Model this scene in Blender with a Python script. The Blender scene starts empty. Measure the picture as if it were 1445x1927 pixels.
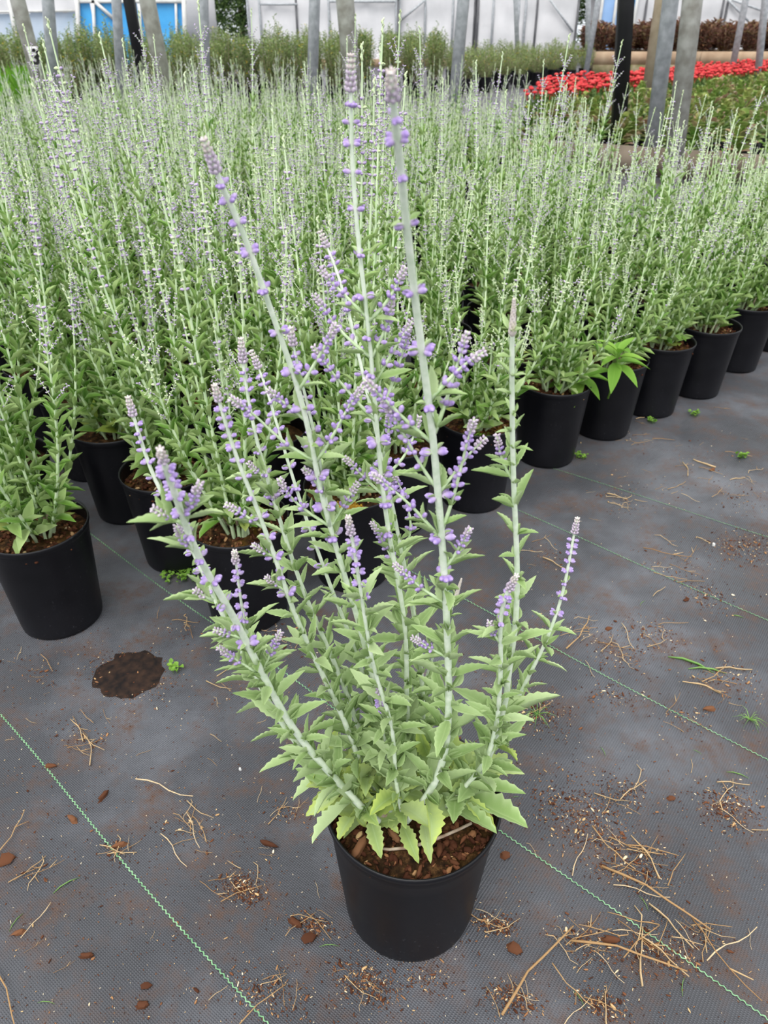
import bpy, math, random
import numpy as np
from mathutils import Vector, Matrix

# ------------------------------------------------------------------ camera, sky, sun, exposure
sc = bpy.context.scene
C = sc.collection
H = 1.331                      # camera height, metres
PITCH = math.radians(33.5)
F = 1392.0                     # focal length in pixels of a 1445 x 1927 frame
cam_d = bpy.data.cameras.new('camera')
cam = bpy.data.objects.new('camera', cam_d)
C.objects.link(cam)
cam.location = (0, 0, H)
cam.rotation_euler = (math.pi / 2 - PITCH, 0, 0)
cam_d.sensor_fit = 'VERTICAL'
cam_d.sensor_height = 36.0
cam_d.lens = F / 1927.0 * 36.0
cam_d.clip_start = 0.02
cam_d.clip_end = 300
cam_d.dof.use_dof = True
cam_d.dof.focus_distance = 1.15
cam_d.dof.aperture_fstop = 9.0
sc.camera = cam

world = bpy.data.worlds.new('overcast')
sc.world = world
world.use_nodes = True
wn = world.node_tree.nodes
wl = world.node_tree.links
bg = wn['Background']
tc = wn.new('ShaderNodeTexCoord')
sx = wn.new('ShaderNodeSeparateXYZ')
wl.new(tc.outputs['Generated'], sx.inputs[0])
wr = wn.new('ShaderNodeValToRGB')
wr.color_ramp.elements[0].position = 0.0
wr.color_ramp.elements[0].color = (0.50, 0.53, 0.56, 1)
wr.color_ramp.elements[1].position = 0.9
wr.color_ramp.elements[1].color = (1.0, 1.0, 0.99, 1)
wl.new(sx.outputs['Z'], wr.inputs[0])
wl.new(wr.outputs[0], bg.inputs['Color'])
bg.inputs['Strength'].default_value = 2.15

sun_d = bpy.data.lights.new('sun', 'SUN')
sun_d.energy = 2.2
sun_d.angle = math.radians(35)
sun_d.color = (1.0, 0.98, 0.94)
sun = bpy.data.objects.new('sun', sun_d)
C.objects.link(sun)
sun.rotation_euler = (math.radians(28), math.radians(-14), 0)

sc.view_settings.view_transform = 'Standard'
sc.view_settings.look = 'None'
sc.view_settings.exposure = 0.0
sc.view_settings.gamma = 1.0
sc.view_settings.use_curve_mapping = False

R = random.Random(11)
CP, SP = math.cos(PITCH), math.sin(PITCH)


def ray(px, py):
    xc = (px - 722.5) / F
    yc = (py - 963.5) / F
    return Vector((xc, CP - yc * SP, -SP - yc * CP))


def at_y(px, py, Y):           # the point on that line of sight at ground distance Y
    d = ray(px, py)
    return Vector((0, 0, H)) + d * (Y / d.y)


def at_z(px, py, z=0.0):       # ... at height z
    d = ray(px, py)
    return Vector((0, 0, H)) + d * ((z - H) / d.z)


# ------------------------------------------------------------------ helpers
def tag(o, label=None, cat=None, group=None, kind=None):
    if label: o['label'] = label
    if cat: o['category'] = cat
    if group: o['group'] = group
    if kind: o['kind'] = kind
    return o


def empty(name, loc=(0, 0, 0), rz=0.0):
    o = bpy.data.objects.new(name, None)
    o.empty_display_size = 0.05
    C.objects.link(o)
    o.location = loc
    o.rotation_euler = (0, 0, rz)
    return o


KIDS = {}


def link(name, mesh, parent=None, M=None):
    o = bpy.data.objects.new(name, mesh)
    C.objects.link(o)
    if parent is not None:
        o.parent = parent
        KIDS.setdefault(parent.name, []).append(o)
    if M is not None:
        o.matrix_basis = M
    return o


def copy_tree(o, parent=None):
    c = o.copy()
    C.objects.link(c)
    if parent is not None:
        c.parent = parent
        KIDS.setdefault(parent.name, []).append(c)
    for ch in list(KIDS.get(o.name, ())):
        copy_tree(ch, c)
    return c


class MB:
    """collects triangles and quads with a per-vertex mask colour, builds one mesh"""
    def __init__(s):
        s.v, s.m, s.t, s.q, s.n = [], [], [], [], 0

    def add(s, v, m, t=None, q=None):
        v = np.asarray(v, dtype=np.float64).reshape(-1, 3)
        m = np.asarray(m, dtype=np.float64)
        if m.ndim == 1:
            m = np.tile(m, (len(v), 1))
        s.v.append(v); s.m.append(m)
        if t is not None and len(t): s.t.append(np.asarray(t, dtype=np.int64).reshape(-1, 3) + s.n)
        if q is not None and len(q): s.q.append(np.asarray(q, dtype=np.int64).reshape(-1, 4) + s.n)
        s.n += len(v)

    def piece(s, g, M, rnd=None, yel=None):
        """a unit piece g=(v,m,t,q) moved by the 4x4 matrix M"""
        A = np.array(M)
        v = g[0] @ A[:3, :3].T + A[:3, 3]
        m = g[1].copy()
        if rnd is not None: m[:, 1] = rnd
        if yel is not None: m[:, 2] = yel
        s.add(v, m, g[2], g[3])

    def geo(s):
        t = np.concatenate(s.t) if s.t else np.zeros((0, 3), int)
        q = np.concatenate(s.q) if s.q else np.zeros((0, 4), int)
        return (np.concatenate(s.v), np.concatenate(s.m), t, q)

    def mesh(s, name, mat, smooth=False):
        return geo_mesh(name, s.geo(), mat, smooth)

    def obj(s, name, mat, parent=None, smooth=False, M=None):
        return link(name, s.mesh(name, mat, smooth), parent, M)


def geo_mesh(name, g, mat, smooth=False):
    v, m, t, q = g
    me = bpy.data.meshes.new(name)
    me.vertices.add(len(v))
    me.vertices.foreach_set('co', v.astype(np.float32).ravel())
    nt, nq = len(t), len(q)
    me.loops.add(nt * 3 + nq * 4)
    me.loops.foreach_set('vertex_index', np.concatenate([t.ravel(), q.ravel()]).astype(np.int32))
    me.polygons.add(nt + nq)
    st = np.concatenate([np.arange(nt) * 3, nt * 3 + np.arange(nq) * 4]).astype(np.int32)
    me.polygons.foreach_set('loop_start', st)
    if smooth:
        me.polygons.foreach_set('use_smooth', np.ones(nt + nq, dtype=bool))
    me.update(calc_edges=True)
    me.validate()
    a = me.attributes.new('mask', 'FLOAT_COLOR', 'POINT')
    mm = np.ones((len(v), 4), dtype=np.float32)
    mm[:, :3] = m[:, :3]
    a.data.foreach_set('color', mm.ravel())
    me.materials.append(mat)
    return me


def box(mb, c, s, rot=None, m=(0, .5, 0)):
    v = np.array([[x, y, z] for x in (-.5, .5) for y in (-.5, .5) for z in (-.5, .5)]) * np.array(s)
    if rot is not None: v = v @ np.array(rot.to_3x3()).T
    mb.add(v + np.array(c), m, q=[[0, 1, 3, 2], [4, 6, 7, 5], [0, 4, 5, 1], [2, 3, 7, 6], [0, 2, 6, 4], [1, 5, 7, 3]])


def bar(mb, a, b, w, h=None, m=(0, .5, 0)):
    a, b = Vector(a), Vector(b)
    d = b - a
    rot = d.to_track_quat('Z', 'Y').to_matrix()
    box(mb, (a + b) / 2, (w, h or w, d.length), rot, m)


def tube(mb, pts, rad, n=6, m=(0, .5, 0), cap=True, flat=1.0, ref0=None):
    pts = [Vector(p) for p in pts]
    k = len(pts)
    if not hasattr(rad, '__len__'): rad = [rad] * k
    ref = Vector(ref0) if ref0 else Vector((0.31, 0.87, 0.12))
    vs = []
    for i, p in enumerate(pts):
        T = (pts[min(i + 1, k - 1)] - pts[max(i - 1, 0)]).normalized()
        u = T.cross(ref)
        if u.length < 1e-4: u = T.cross(Vector((1, 0, 0)))
        u.normalize()
        w = T.cross(u)
        for j in range(n):
            a = 2 * math.pi * j / n
            vs.append(p + u * (math.cos(a) * rad[i]) + w * (math.sin(a) * rad[i] * flat))
    q = [[i * n + j, i * n + (j + 1) % n, (i + 1) * n + (j + 1) % n, (i + 1) * n + j] for i in range(k - 1) for j in range(n)]
    t = []
    if cap:
        vs.append(pts[-1]); e = len(vs) - 1
        t = [[(k - 1) * n + j, (k - 1) * n + (j + 1) % n, e] for j in range(n)]
        vs.append(pts[0]); e = len(vs) - 1
        t += [[(j + 1) % n, j, e] for j in range(n)]
    mb.add([tuple(v) for v in vs], m, t, q)


def lathe(mb, prof, n=48, m=(0, .5, 0)):
    vs = [(r * math.cos(2 * math.pi * j / n), r * math.sin(2 * math.pi * j / n), z) for r, z in prof for j in range(n)]
    q = [[i * n + j, i * n + (j + 1) % n, (i + 1) * n + (j + 1) % n, (i + 1) * n + j] for i in range(len(prof) - 1) for j in range(n)]
    mb.add(vs, m, q=q)


def frame(p, d, up, s=(1, 1, 1)):
    x = d.normalized()
    y = up.cross(x)
    if y.length < 1e-4: y = Vector((0, 1, 0)).cross(x)
    y.normalize()
    z = x.cross(y)
    M = Matrix(((x.x * s[0], y.x * s[1], z.x * s[2], p.x), (x.y * s[0], y.y * s[1], z.y * s[2], p.y),
                (x.z * s[0], y.z * s[1], z.z * s[2], p.z), (0, 0, 0, 1)))
    return M


# ------------------------------------------------------------------ materials
def new_mat(name, rough=0.6, spec=0.3):
    m = bpy.data.materials.new(name)
    m.use_nodes = True
    nt = m.node_tree
    b = nt.nodes['Principled BSDF']
    b.inputs['Roughness'].default_value = rough
    b.inputs['Specular IOR Level'].default_value = spec
    return m, nt, b


def ramp(nt, src, stops):
    r = nt.nodes.new('ShaderNodeValToRGB')
    while len(r.color_ramp.elements) < len(stops): r.color_ramp.elements.new(0.5)
    for e, (p, c) in zip(r.color_ramp.elements, stops):
        e.position = p
        e.color = (*c, 1) if len(c) == 3 else c
    nt.links.new(src, r.inputs[0])
    return r.outputs[0]


def mixc(nt, fac, a, b, mode='MIX'):
    n = nt.nodes.new('ShaderNodeMix')
    n.data_type = 'RGBA'
    n.blend_type = mode
    for sock, v in ((n.inputs[0], fac), (n.inputs[6], a), (n.inputs[7], b)):
        if hasattr(v, 'is_linked'): nt.links.new(v, sock)
        elif isinstance(v, (int, float)): sock.default_value = v
        else: sock.default_value = (*v, 1)
    return n.outputs[2]


def noise(nt, scale, detail=3, coord='Object', rough=.5):
    n = nt.nodes.new('ShaderNodeTexNoise')
    n.inputs['Scale'].default_value = scale
    n.inputs['Detail'].default_value = detail
    n.inputs['Roughness'].default_value = rough
    c = nt.nodes.new('ShaderNodeTexCoord')
    nt.links.new(c.outputs[coord], n.inputs['Vector'])
    return n.outputs['Fac']


def bump(nt, b, src, strength, dist):
    n = nt.nodes.new('ShaderNodeBump')
    n.inputs['Strength'].default_value = strength
    n.inputs['Distance'].default_value = dist
    nt.links.new(src, n.inputs['Height'])
    nt.links.new(n.outputs[0], b.inputs['Normal'])


def mask(nt):
    a = nt.nodes.new('ShaderNodeAttribute')
    a.attribute_name = 'mask'
    s = nt.nodes.new('ShaderNodeSeparateColor')
    nt.links.new(a.outputs['Color'], s.inputs[0])
    return s.outputs[0], s.outputs[1], s.outputs[2]


def leaf_mat(name, stops, edge, yellow, edge_amt=.7, transl=.3, obj_var=True, rough=.65):
    m, nt, b = new_mat(name, rough, .25)
    e, r, y = mask(nt)
    fac = r
    if obj_var:
        oi = nt.nodes.new('ShaderNodeObjectInfo')
        ad = nt.nodes.new('ShaderNodeMath'); ad.operation = 'ADD'
        nt.links.new(r, ad.inputs[0]); nt.links.new(oi.outputs['Random'], ad.inputs[1])
        fr = nt.nodes.new('ShaderNodeMath'); fr.operation = 'FRACT'
        nt.links.new(ad.outputs[0], fr.inputs[0])
        fac = fr.outputs[0]
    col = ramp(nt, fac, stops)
    n1 = noise(nt, 60, 2)
    col = mixc(nt, mul(nt, n1, .35), col, tuple(c * .6 for c in stops[0][1]))
    pw = nt.nodes.new('ShaderNodeMath'); pw.operation = 'POWER'
    nt.links.new(e, pw.inputs[0]); pw.inputs[1].default_value = 3.0
    inv = nt.nodes.new('ShaderNodeMath'); inv.operation = 'SUBTRACT'; inv.inputs[0].default_value = 1.0
    nt.links.new(e, inv.inputs[1])
    pi = nt.nodes.new('ShaderNodeMath'); pi.operation = 'POWER'
    nt.links.new(inv.outputs[0], pi.inputs[0]); pi.inputs[1].default_value = 14.0
    col = mixc(nt, mul(nt, pi.outputs[0], .45 * edge_amt), col, edge)
    col = mixc(nt, mul(nt, pw.outputs[0], edge_amt), col, edge)
    col = mixc(nt, y, col, yellow)
    nt.links.new(col, b.inputs['Base Color'])
    tr = nt.nodes.new('ShaderNodeBsdfTranslucent')
    nt.links.new(col, tr.inputs['Color'])
    mx = nt.nodes.new('ShaderNodeMixShader')
    mx.inputs[0].default_value = transl
    nt.links.new(b.outputs[0], mx.inputs[1]); nt.links.new(tr.outputs[0], mx.inputs[2])
    nt.links.new(mx.outputs[0], nt.nodes['Material Output'].inputs['Surface'])
    return m


def mul(nt, s, k):
    n = nt.nodes.new('ShaderNodeMath'); n.operation = 'MULTIPLY'
    nt.links.new(s, n.inputs[0]); n.inputs[1].default_value = k
    return n.outputs[0]


def plain(name, c1, c2, scale=8, rough=.6, spec=.3, bmp=0, bd=.002, detail=4):
    m, nt, b = new_mat(name, rough, spec)
    f = noise(nt, scale, detail)
    nt.links.new(ramp(nt, f, [(.35, c1), (.68, c2)]), b.inputs['Base Color'])
    if bmp: bump(nt, b, f, bmp, bd)
    return m


def masked(name, stops, rough=.7, spec=.2, use='g', nscale=0, obj_var=False):
    m, nt, b = new_mat(name, rough, spec)
    f = mask(nt)[{'r': 0, 'g': 1, 'b': 2}[use]]
    if obj_var:
        oi = nt.nodes.new('ShaderNodeObjectInfo')
        f = oi.outputs['Random']
    col = ramp(nt, f, stops)
    if nscale:
        col = mixc(nt, mul(nt, noise(nt, nscale, 4), .6), col, tuple(c * .45 for c in stops[0][1]))
    nt.links.new(col, b.inputs['Base Color'])
    return m


SAGE = leaf_mat('sage_leaf', [(0, (.26, .40, .13)), (.45, (.36, .50, .21)), (1, (.49, .61, .33))],
                (.55, .68, .36), (.52, .62, .09), .75, .22)
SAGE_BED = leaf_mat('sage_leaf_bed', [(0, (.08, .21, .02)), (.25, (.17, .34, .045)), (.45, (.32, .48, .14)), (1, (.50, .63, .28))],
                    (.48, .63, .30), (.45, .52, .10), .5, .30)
STEM = plain('sage_stem', (.55, .65, .49), (.72, .78, .66), 90, .7, .2, .2, .0005)
STEM_UP = plain('sage_stem_young', (.46, .60, .34), (.60, .72, .48), 90, .7, .2, .2, .0005)
STEM_BED = plain('sage_stem_bed', (.50, .65, .38), (.68, .79, .54), 30, .7, .2)
WOODY = plain('woody_stem', (.22, .15, .10), (.45, .38, .30), 60, .8, .1, .5, .001)


def bud_mat(name, stops, gr):
    m, nt, b = new_mat(name, .8, .15)
    r, g, y = mask(nt)
    col = ramp(nt, r, stops)
    col = mixc(nt, y, col, gr)
    nt.links.new(mixc(nt, mul(nt, g, .35), col, (.75, .68, .78)), b.inputs['Base Color'])
    return m


BUD = bud_mat('violet_bud', [(0, (.56, .50, .58)), (.35, (.42, .31, .56)), (.7, (.27, .18, .46)), (1, (.46, .34, .66))], (.56, .50, .44))
BUD_BED = bud_mat('violet_bud_bed', [(0, (.54, .52, .46)), (.5, (.42, .34, .50)), (1, (.33, .24, .48))], (.50, .62, .30))

# pot plastic with dust specks
POT, nt, b = new_mat('black_plastic', .38, .32)
f = noise(nt, 130, 2)
dust = ramp(nt, f, [(.66, (0, 0, 0)), (.74, (1, 1, 1))])
f2 = noise(nt, 6, 4)
base = ramp(nt, f2, [(.3, (.003, .003, .0045)), (.75, (.007, .007, .010))])
f3 = ramp(nt, noise(nt, 4, 2), [(.4, (0, 0, 0)), (.7, (.5, .5, .5))])
nt.links.new(mixc(nt, mixc(nt, 1.0, dust, f3, 'MULTIPLY'), base, (.07, .07, .08)), b.inputs['Base Color'])
nt.links.new(ramp(nt, f2, [(.3, (.34,) * 3), (.7, (.5,) * 3)]), b.inputs['Roughness'])

SOIL, nt, b = new_mat('potting_mix', .9, .1)
f = noise(nt, 70, 5, rough=.7)
col = ramp(nt, f, [(.3, (.006, .004, .003)), (.5, (.035, .018, .008)), (.62, (.10, .05, .02)), (.75, (.22, .13, .06))])
g = ramp(nt, noise(nt, 9, 3), [(.52, (0, 0, 0)), (.66, (.7, .7, .7))])
oi = nt.nodes.new('ShaderNodeObjectInfo')
mg = mixc(nt, 1.0, g, ramp(nt, oi.outputs['Random'], [(.35, (.15,) * 3), (.8, (1,) * 3)]), 'MULTIPLY')
nt.links.new(mixc(nt, mg, col, (.24, .13, .015)), b.inputs['Base Color'])
bump(nt, b, f, .8, .004)

BARK = masked('bark_chip', [(0, (.06, .022, .012)), (.4, (.17, .07, .035)), (.7, (.36, .20, .10)), (1, (.62, .44, .24))], .85, .1, nscale=60)
CRUMB = masked('bark_crumb', [(0, (.055, .020, .011)), (.45, (.15, .06, .03)), (.72, (.30, .15, .07)), (.88, (.58, .40, .20)), (1, (.78, .66, .48))], .9, .1)
STRAW = masked('dry_straw', [(0, (.34, .19, .08)), (.45, (.58, .40, .20)), (1, (.78, .62, .40))], .7, .25, nscale=40)
MOSS = masked('orange_moss', [(0, (.20, .13, .02)), (.6, (.38, .20, .02)), (1, (.50, .30, .05))], .9, .1)
GREENBIT = masked('green_clipping', [(0, (.10, .24, .05)), (1, (.25, .42, .12))], .6, .3)
SEED = leaf_mat('seedling_leaf', [(0, (.13, .30, .03)), (1, (.26, .45, .07))], (.3, .5, .1), (.5, .5, .1), .3, .3)

# woven weed mat
GROUND, nt, b = new_mat('woven_weed_mat', .5, .5)
co = nt.nodes.new('ShaderNodeTexCoord')


def wave(axis, scale, rot):
    mp = nt.nodes.new('ShaderNodeMapping'); mp.inputs['Rotation'].default_value = (0, 0, rot)
    nt.links.new(co.outputs['Object'], mp.inputs['Vector'])
    w = nt.nodes.new('ShaderNodeTexWave'); w.bands_direction = axis
    w.inputs['Scale'].default_value = scale
    w.inputs['Distortion'].default_value = .6
    w.inputs['Detail'].default_value = 1
    nt.links.new(mp.outputs[0], w.inputs['Vector'])
    return w.outputs['Fac']


MAT_ROT = math.radians(-37)
wx, wy = wave('X', 62, -MAT_ROT), wave('Y', 88, -MAT_ROT)
wv = mixc(nt, 1.0, wx, wy, 'MULTIPLY')
n_big = noise(nt, 2.2, 5, rough=.6)
n_mid = noise(nt, 9, 5, rough=.65)
n_fine = noise(nt, 60, 4, rough=.7)
base = ramp(nt, n_big, [(.3, (.016, .017, .021)), (.48, (.036, .038, .046)), (.66, (.10, .105, .122))])
base = mixc(nt, mul(nt, wv, .42), base, (.17, .175, .20))
brown = ramp(nt, n_mid, [(.48, (0, 0, 0)), (.66, (.9, .9, .9))])
brown = mixc(nt, 1.0, brown, ramp(nt, n_fine, [(.35, (.1,) * 3), (.65, (1,) * 3)]), 'MULTIPLY')
base = mixc(nt, brown, base, (.085, .042, .024))
sil = ramp(nt, noise(nt, 1.4, 3), [(.5, (0, 0, 0)), (.75, (.16,) * 3)])
base = mixc(nt, sil, base, (.30, .31, .34))
nt.links.new(base, b.inputs['Base Color'])
nt.links.new(ramp(nt, n_mid, [(.35, (.42,) * 3), (.7, (.75,) * 3)]), b.inputs['Roughness'])
bump(nt, b, mixc(nt, .35, wv, n_mid), .9, .0025)

THREAD = plain('green_thread', (.14, .32, .16), (.28, .50, .28), 40, .6, .2)
TIMBER = plain('weathered_timber', (.10, .08, .06), (.22, .18, .14), 3, .85, .1, .4, .004)
TIMBER2 = plain('pale_timber', (.30, .20, .13), (.48, .36, .25), 2, .85, .1, .4, .004)
MOSSY = plain('mossy_timber', (.09, .10, .03), (.30, .24, .17), 4, .9, .1, .4, .004)
GALV = plain('galvanised_steel', (.30, .32, .34), (.46, .48, .51), 14, .45, .5)
MOTTLED = plain('weathered_steel', (.26, .25, .22), (.44, .44, .41), 10, .6, .4)
TANPOST = plain('tan_post', (.30, .25, .17), (.40, .34, .25), 6, .8, .2)
BLACKP = plain('black_post', (.008, .008, .010), (.016, .016, .018), 4, .5, .4)
WHITEP = plain('white_paint', (.56, .56, .55), (.68, .68, .66), 5, .6, .3)
PLASTIC = plain('milky_plastic_film', (.58, .58, .60), (.74, .73, .75), .9, .35, .5, .5, .06)
BLUEF = plain('sky_blue_panel', (.05, .32, .72), (.08, .42, .80), 1.5, .4, .4)
BLUEPALE = plain('pale_blue_panel', (.25, .42, .72), (.32, .50, .80), 1.2, .4, .4)
GREYBLUE = plain('grey_blue_film', (.40, .50, .62), (.55, .62, .72), 1.0, .4, .4)
DARKPIPE = plain('dark_pipe', (.10, .10, .11), (.16, .16, .17), 5, .5, .4)
INK = plain('black_ink', (.01, .01, .01), (.02, .02, .02), 5, .6, .2)

# ------------------------------------------------------------------ setting: ground with woven threads
g = MB()
g.add([(-60, -4, 0), (60, -4, 0), (60, 70, 0), (-60, 70, 0)], (0, .5, 0), q=[[0, 1, 2, 3]])
ground = g.obj('ground', GROUND)
tag(ground, kind='structure')
for a, c in (((20, 1372), (500, 1927)), ((216, 1040), (1445, 1923)), ((840, 1112), (1445, 1432)), ((975, 962), (1445, 1168)), ((1080, 895), (1445, 1010))):
    A, B = at_z(*a), at_z(*c)
    d = (B - A)
    A = A - d * .25
    B = B + d * .25
    d = B - A
    L = d.length
    u = d / L
    s = Vector((-u.y, u.x, 0))
    mb = MB()
    k = int(L / .0032)
    pts = [A + u * (L * i / k) + s * (.0018 * math.sin(i * math.pi / 1.7) + .004 * math.sin(i * .02)) + Vector((0, 0, .0012)) for i in range(k + 1)]
    vs, q = [], []
    for i, p in enumerate(pts):
        vs += [tuple(p + s * .0012), tuple(p - s * .0012 + Vector((0, 0, .0006)))]
        if i: q.append([2 * i - 2, 2 * i - 1, 2 * i + 1, 2 * i])
    mb.add(vs, (0, .5, 0), q=q)
    mb.obj('woven_thread', THREAD, ground)


# ------------------------------------------------------------------ timber edging board and posts
EDGE0 = Vector((2.05, 8.72, 0))
EDGE_D = Vector((1.02, -.60, 0)).normalized()
EDGE_N = Vector((-EDGE_D.y, EDGE_D.x, 0))
if EDGE_N.y < 0: EDGE_N = -EDGE_N


def edge_dist(x, y):
    return (Vector((x, y, 0)) - EDGE0).dot(EDGE_N)


root = empty('timber_edging', EDGE0)
tag(root, 'long low weathered timber edging board running behind the sage bed', 'edging')
s0 = -12.5
while s0 < 5:
    L = 3.0
    mb = MB()
    p0 = EDGE_D * (s0 + .01)
    p1 = EDGE_D * (s0 + L - .01)
    box(mb, (p0 + p1) / 2 + Vector((0, 0, .135)), (L - .02, .045, .27), Matrix.Rotation(math.atan2(EDGE_D.y, EDGE_D.x), 3, 'Z'))
    mb.obj('board', TIMBER, root)
    mb = MB()
    box(mb, p1 - EDGE_N * .045 + Vector((0, 0, .12)), (.05, .05, .24), Matrix.Rotation(math.atan2(EDGE_D.y, EDGE_D.x), 3, 'Z'))
    mb.obj('stake', TIMBER2, root)
    s0 += L


def post(name, top, low, Y, r, mat, label, square=False, cat='post'):
    a, b_ = at_y(top[0], top[1], Y), at_y(low[0], low[1], Y)
    d = (b_ - a)
    base = b_ + d * (b_.z / -d.z)          # foot on the ground
    up = a + d * ((3.6 - a.z) / d.z)
    o = empty(name, base)
    tag(o, label, cat)
    mb = MB()
    if square:
        bar(mb, (0, 0, 0), up - base, 2 * r)
        mb.obj('post_shaft', mat, o)
        mb = MB(); bar(mb, (0, 0, 0), (0, 0, .05), 2 * r + .05); mb.obj('foot_plate', mat, o)
    else:
        tube(mb, [(0, 0, 0), up - base], r, 20)
        mb.obj('post_shaft', mat, o, True)
        mb = MB(); tube(mb, [(0, 0, 0), (up - base) * .035], r * 1.12, 20); mb.obj('ground_sleeve', mat, o, True)
    return o


post('steel_post', (1262, 0), (1227, 272), 8.45, .075, GALV, 'pale galvanised steel post just behind edging, leaning right of the black post')
post('steel_post', (1303, 0), (1270, 285), 7.95, .088, MOTTLED, 'thick mottled grey steel post in front of the succulents, nearest of the right posts')
post('timber_post', (1243, 0), (1214, 200), 14, .09, TANPOST, 'tan post behind the leaning galvanised post beside the raised bed')
post('black_post', (1178, 0), (1163, 250), 9.0, .068, BLACKP, 'square black post standing before the red flowers', True)
post('steel_post', (1403, 0), (1384, 97), 21, .075, GALV, 'thin distant steel post at the raised bed, left of two')
post('steel_post', (1440, 0), (1428, 118), 19, .075, GALV, 'thin distant steel post near the right end of the raised bed')
post('steel_post', (1107, 0), (1106, 75), 24, .07, GALV, 'upright far steel post beside the dark gap between tunnels')
post('steel_post', (1126, 0), (1113, 75), 22, .07, GALV, 'leaning far steel post beside the dark gap between tunnels')
L1 = post('steel_post', (33, 0), (82, 185), 9.2, .075, MOTTLED, 'grey steel post carrying a white number card')
post('steel_post', (90, 0), (104, 180), 10.5, .07, GALV, 'pale steel post just right of the post with the number card')
post('steel_post', (219, 0), (229, 180), 12, .065, GALV, 'slim pale post left of the slanted black post')
post('black_post', (243, 0), (266, 132), 13, .07, BLACKP, 'slanted black post in front of the blue panel', True)
post('steel_post', (277, 0), (319, 205), 9.2, .082, MOTTLED, 'thick grey slanted post right of the blue panel')
post('steel_post', (383, 0), (388, 190), 12, .065, GALV, 'slim upright steel post before the dark trees')
post('steel_post', (592, 0), (587, 180), 11.5, .072, GALV, 'upright steel post in front of the white tunnel, left of the mottled one')
post('steel_post', (649, 0), (667, 205), 9.4, .095, MOTTLED, 'thick mottled post rising behind the middle of the sage bed')
post('steel_post', (872, 0), (857, 165), 11, .075, GALV, 'pale steel post right of centre, before the tunnel film')
post('steel_post', (970, 0), (973, 80), 24, .06, GALV, 'thin far post before the right half of the white tunnel')

# number card on the left post
cb = [at_y(49, 88, 9.08), at_y(69, 87, 9.08), at_y(81, 130, 9.08), at_y(62, 131, 9.08)]
cc = sum(cb, Vector()) / 4
card = empty('number_card', cc)
tag(card, 'small white card with a black number 3 fixed to the grey post', 'sign')
mb = MB()
vv = [tuple(p - cc) for p in cb] + [tuple(p - cc + Vector((0, .006, 0))) for p in cb]
mb.add(vv, (0, .5, 0), q=[[3, 2, 1, 0], [4, 5, 6, 7], [0, 1, 5, 4], [1, 2, 6, 5], [2, 3, 7, 6], [3, 0, 4, 7]])
mb.obj('card_plate', WHITEP, card)
fc = bpy.data.curves.new('number', 'FONT')
fc.body = '3'
fc.size = .20
fc.extrude = .002
fc.offset = .006
fc.align_x = 'CENTER'
fc.align_y = 'CENTER'
fc.materials.append(INK)
fo = bpy.data.objects.new('number', fc)
C.objects.link(fo)
bpy.context.view_layer.update()
nm = bpy.data.meshes.new_from_object(fo)
bpy.data.objects.remove(fo)
fo = bpy.data.objects.new('number', nm)
C.objects.link(fo)
fo.parent = card
fo.location = (0.012, -.006, 0)
fo.rotation_euler = (math.pi / 2, math.radians(16), 0)

# ------------------------------------------------------------------ tunnels and the blue-panelled greenhouse
YT = 31.0
pxw = (YT * CP + (H - 1) * SP) / F


def X(px):
    return (px - 722.5) * pxw


def film_panel(x0, x1, z0, z1, y, sag=.05, seed=0):
    """a rippled sheet of tunnel film with depth"""
    rr = random.Random(seed)
    mb = MB()
    nx, nz = max(4, int((x1 - x0) / .12)), 14
    ph = [rr.uniform(0, 6.3) for _ in range(4)]
    for side in (0, 1):
        vs = []
        for i in range(nx + 1):
            for j in range(nz + 1):
                x = x0 + (x1 - x0) * i / nx
                z = z0 + (z1 - z0) * j / nz
                w = sag * (math.sin(x * 5.1 + ph[0] + z * .8) * .5 + math.sin(x * 13 + ph[1] + z * 1.6) * .25 + math.sin(z * 6 + ph[2] + x) * .2)
                w *= math.sin(math.pi * min(1, max(0, i / nx))) ** .3
                vs.append((x, y + w + side * .01, z))
        q = [[i * (nz + 1) + j, (i + 1) * (nz + 1) + j, (i + 1) * (nz + 1) + j + 1, i * (nz + 1) + j + 1] for i in range(nx) for j in range(nz)]
        mb.add(vs, (0, rr.random(), 0), q=q)
    return mb


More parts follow.
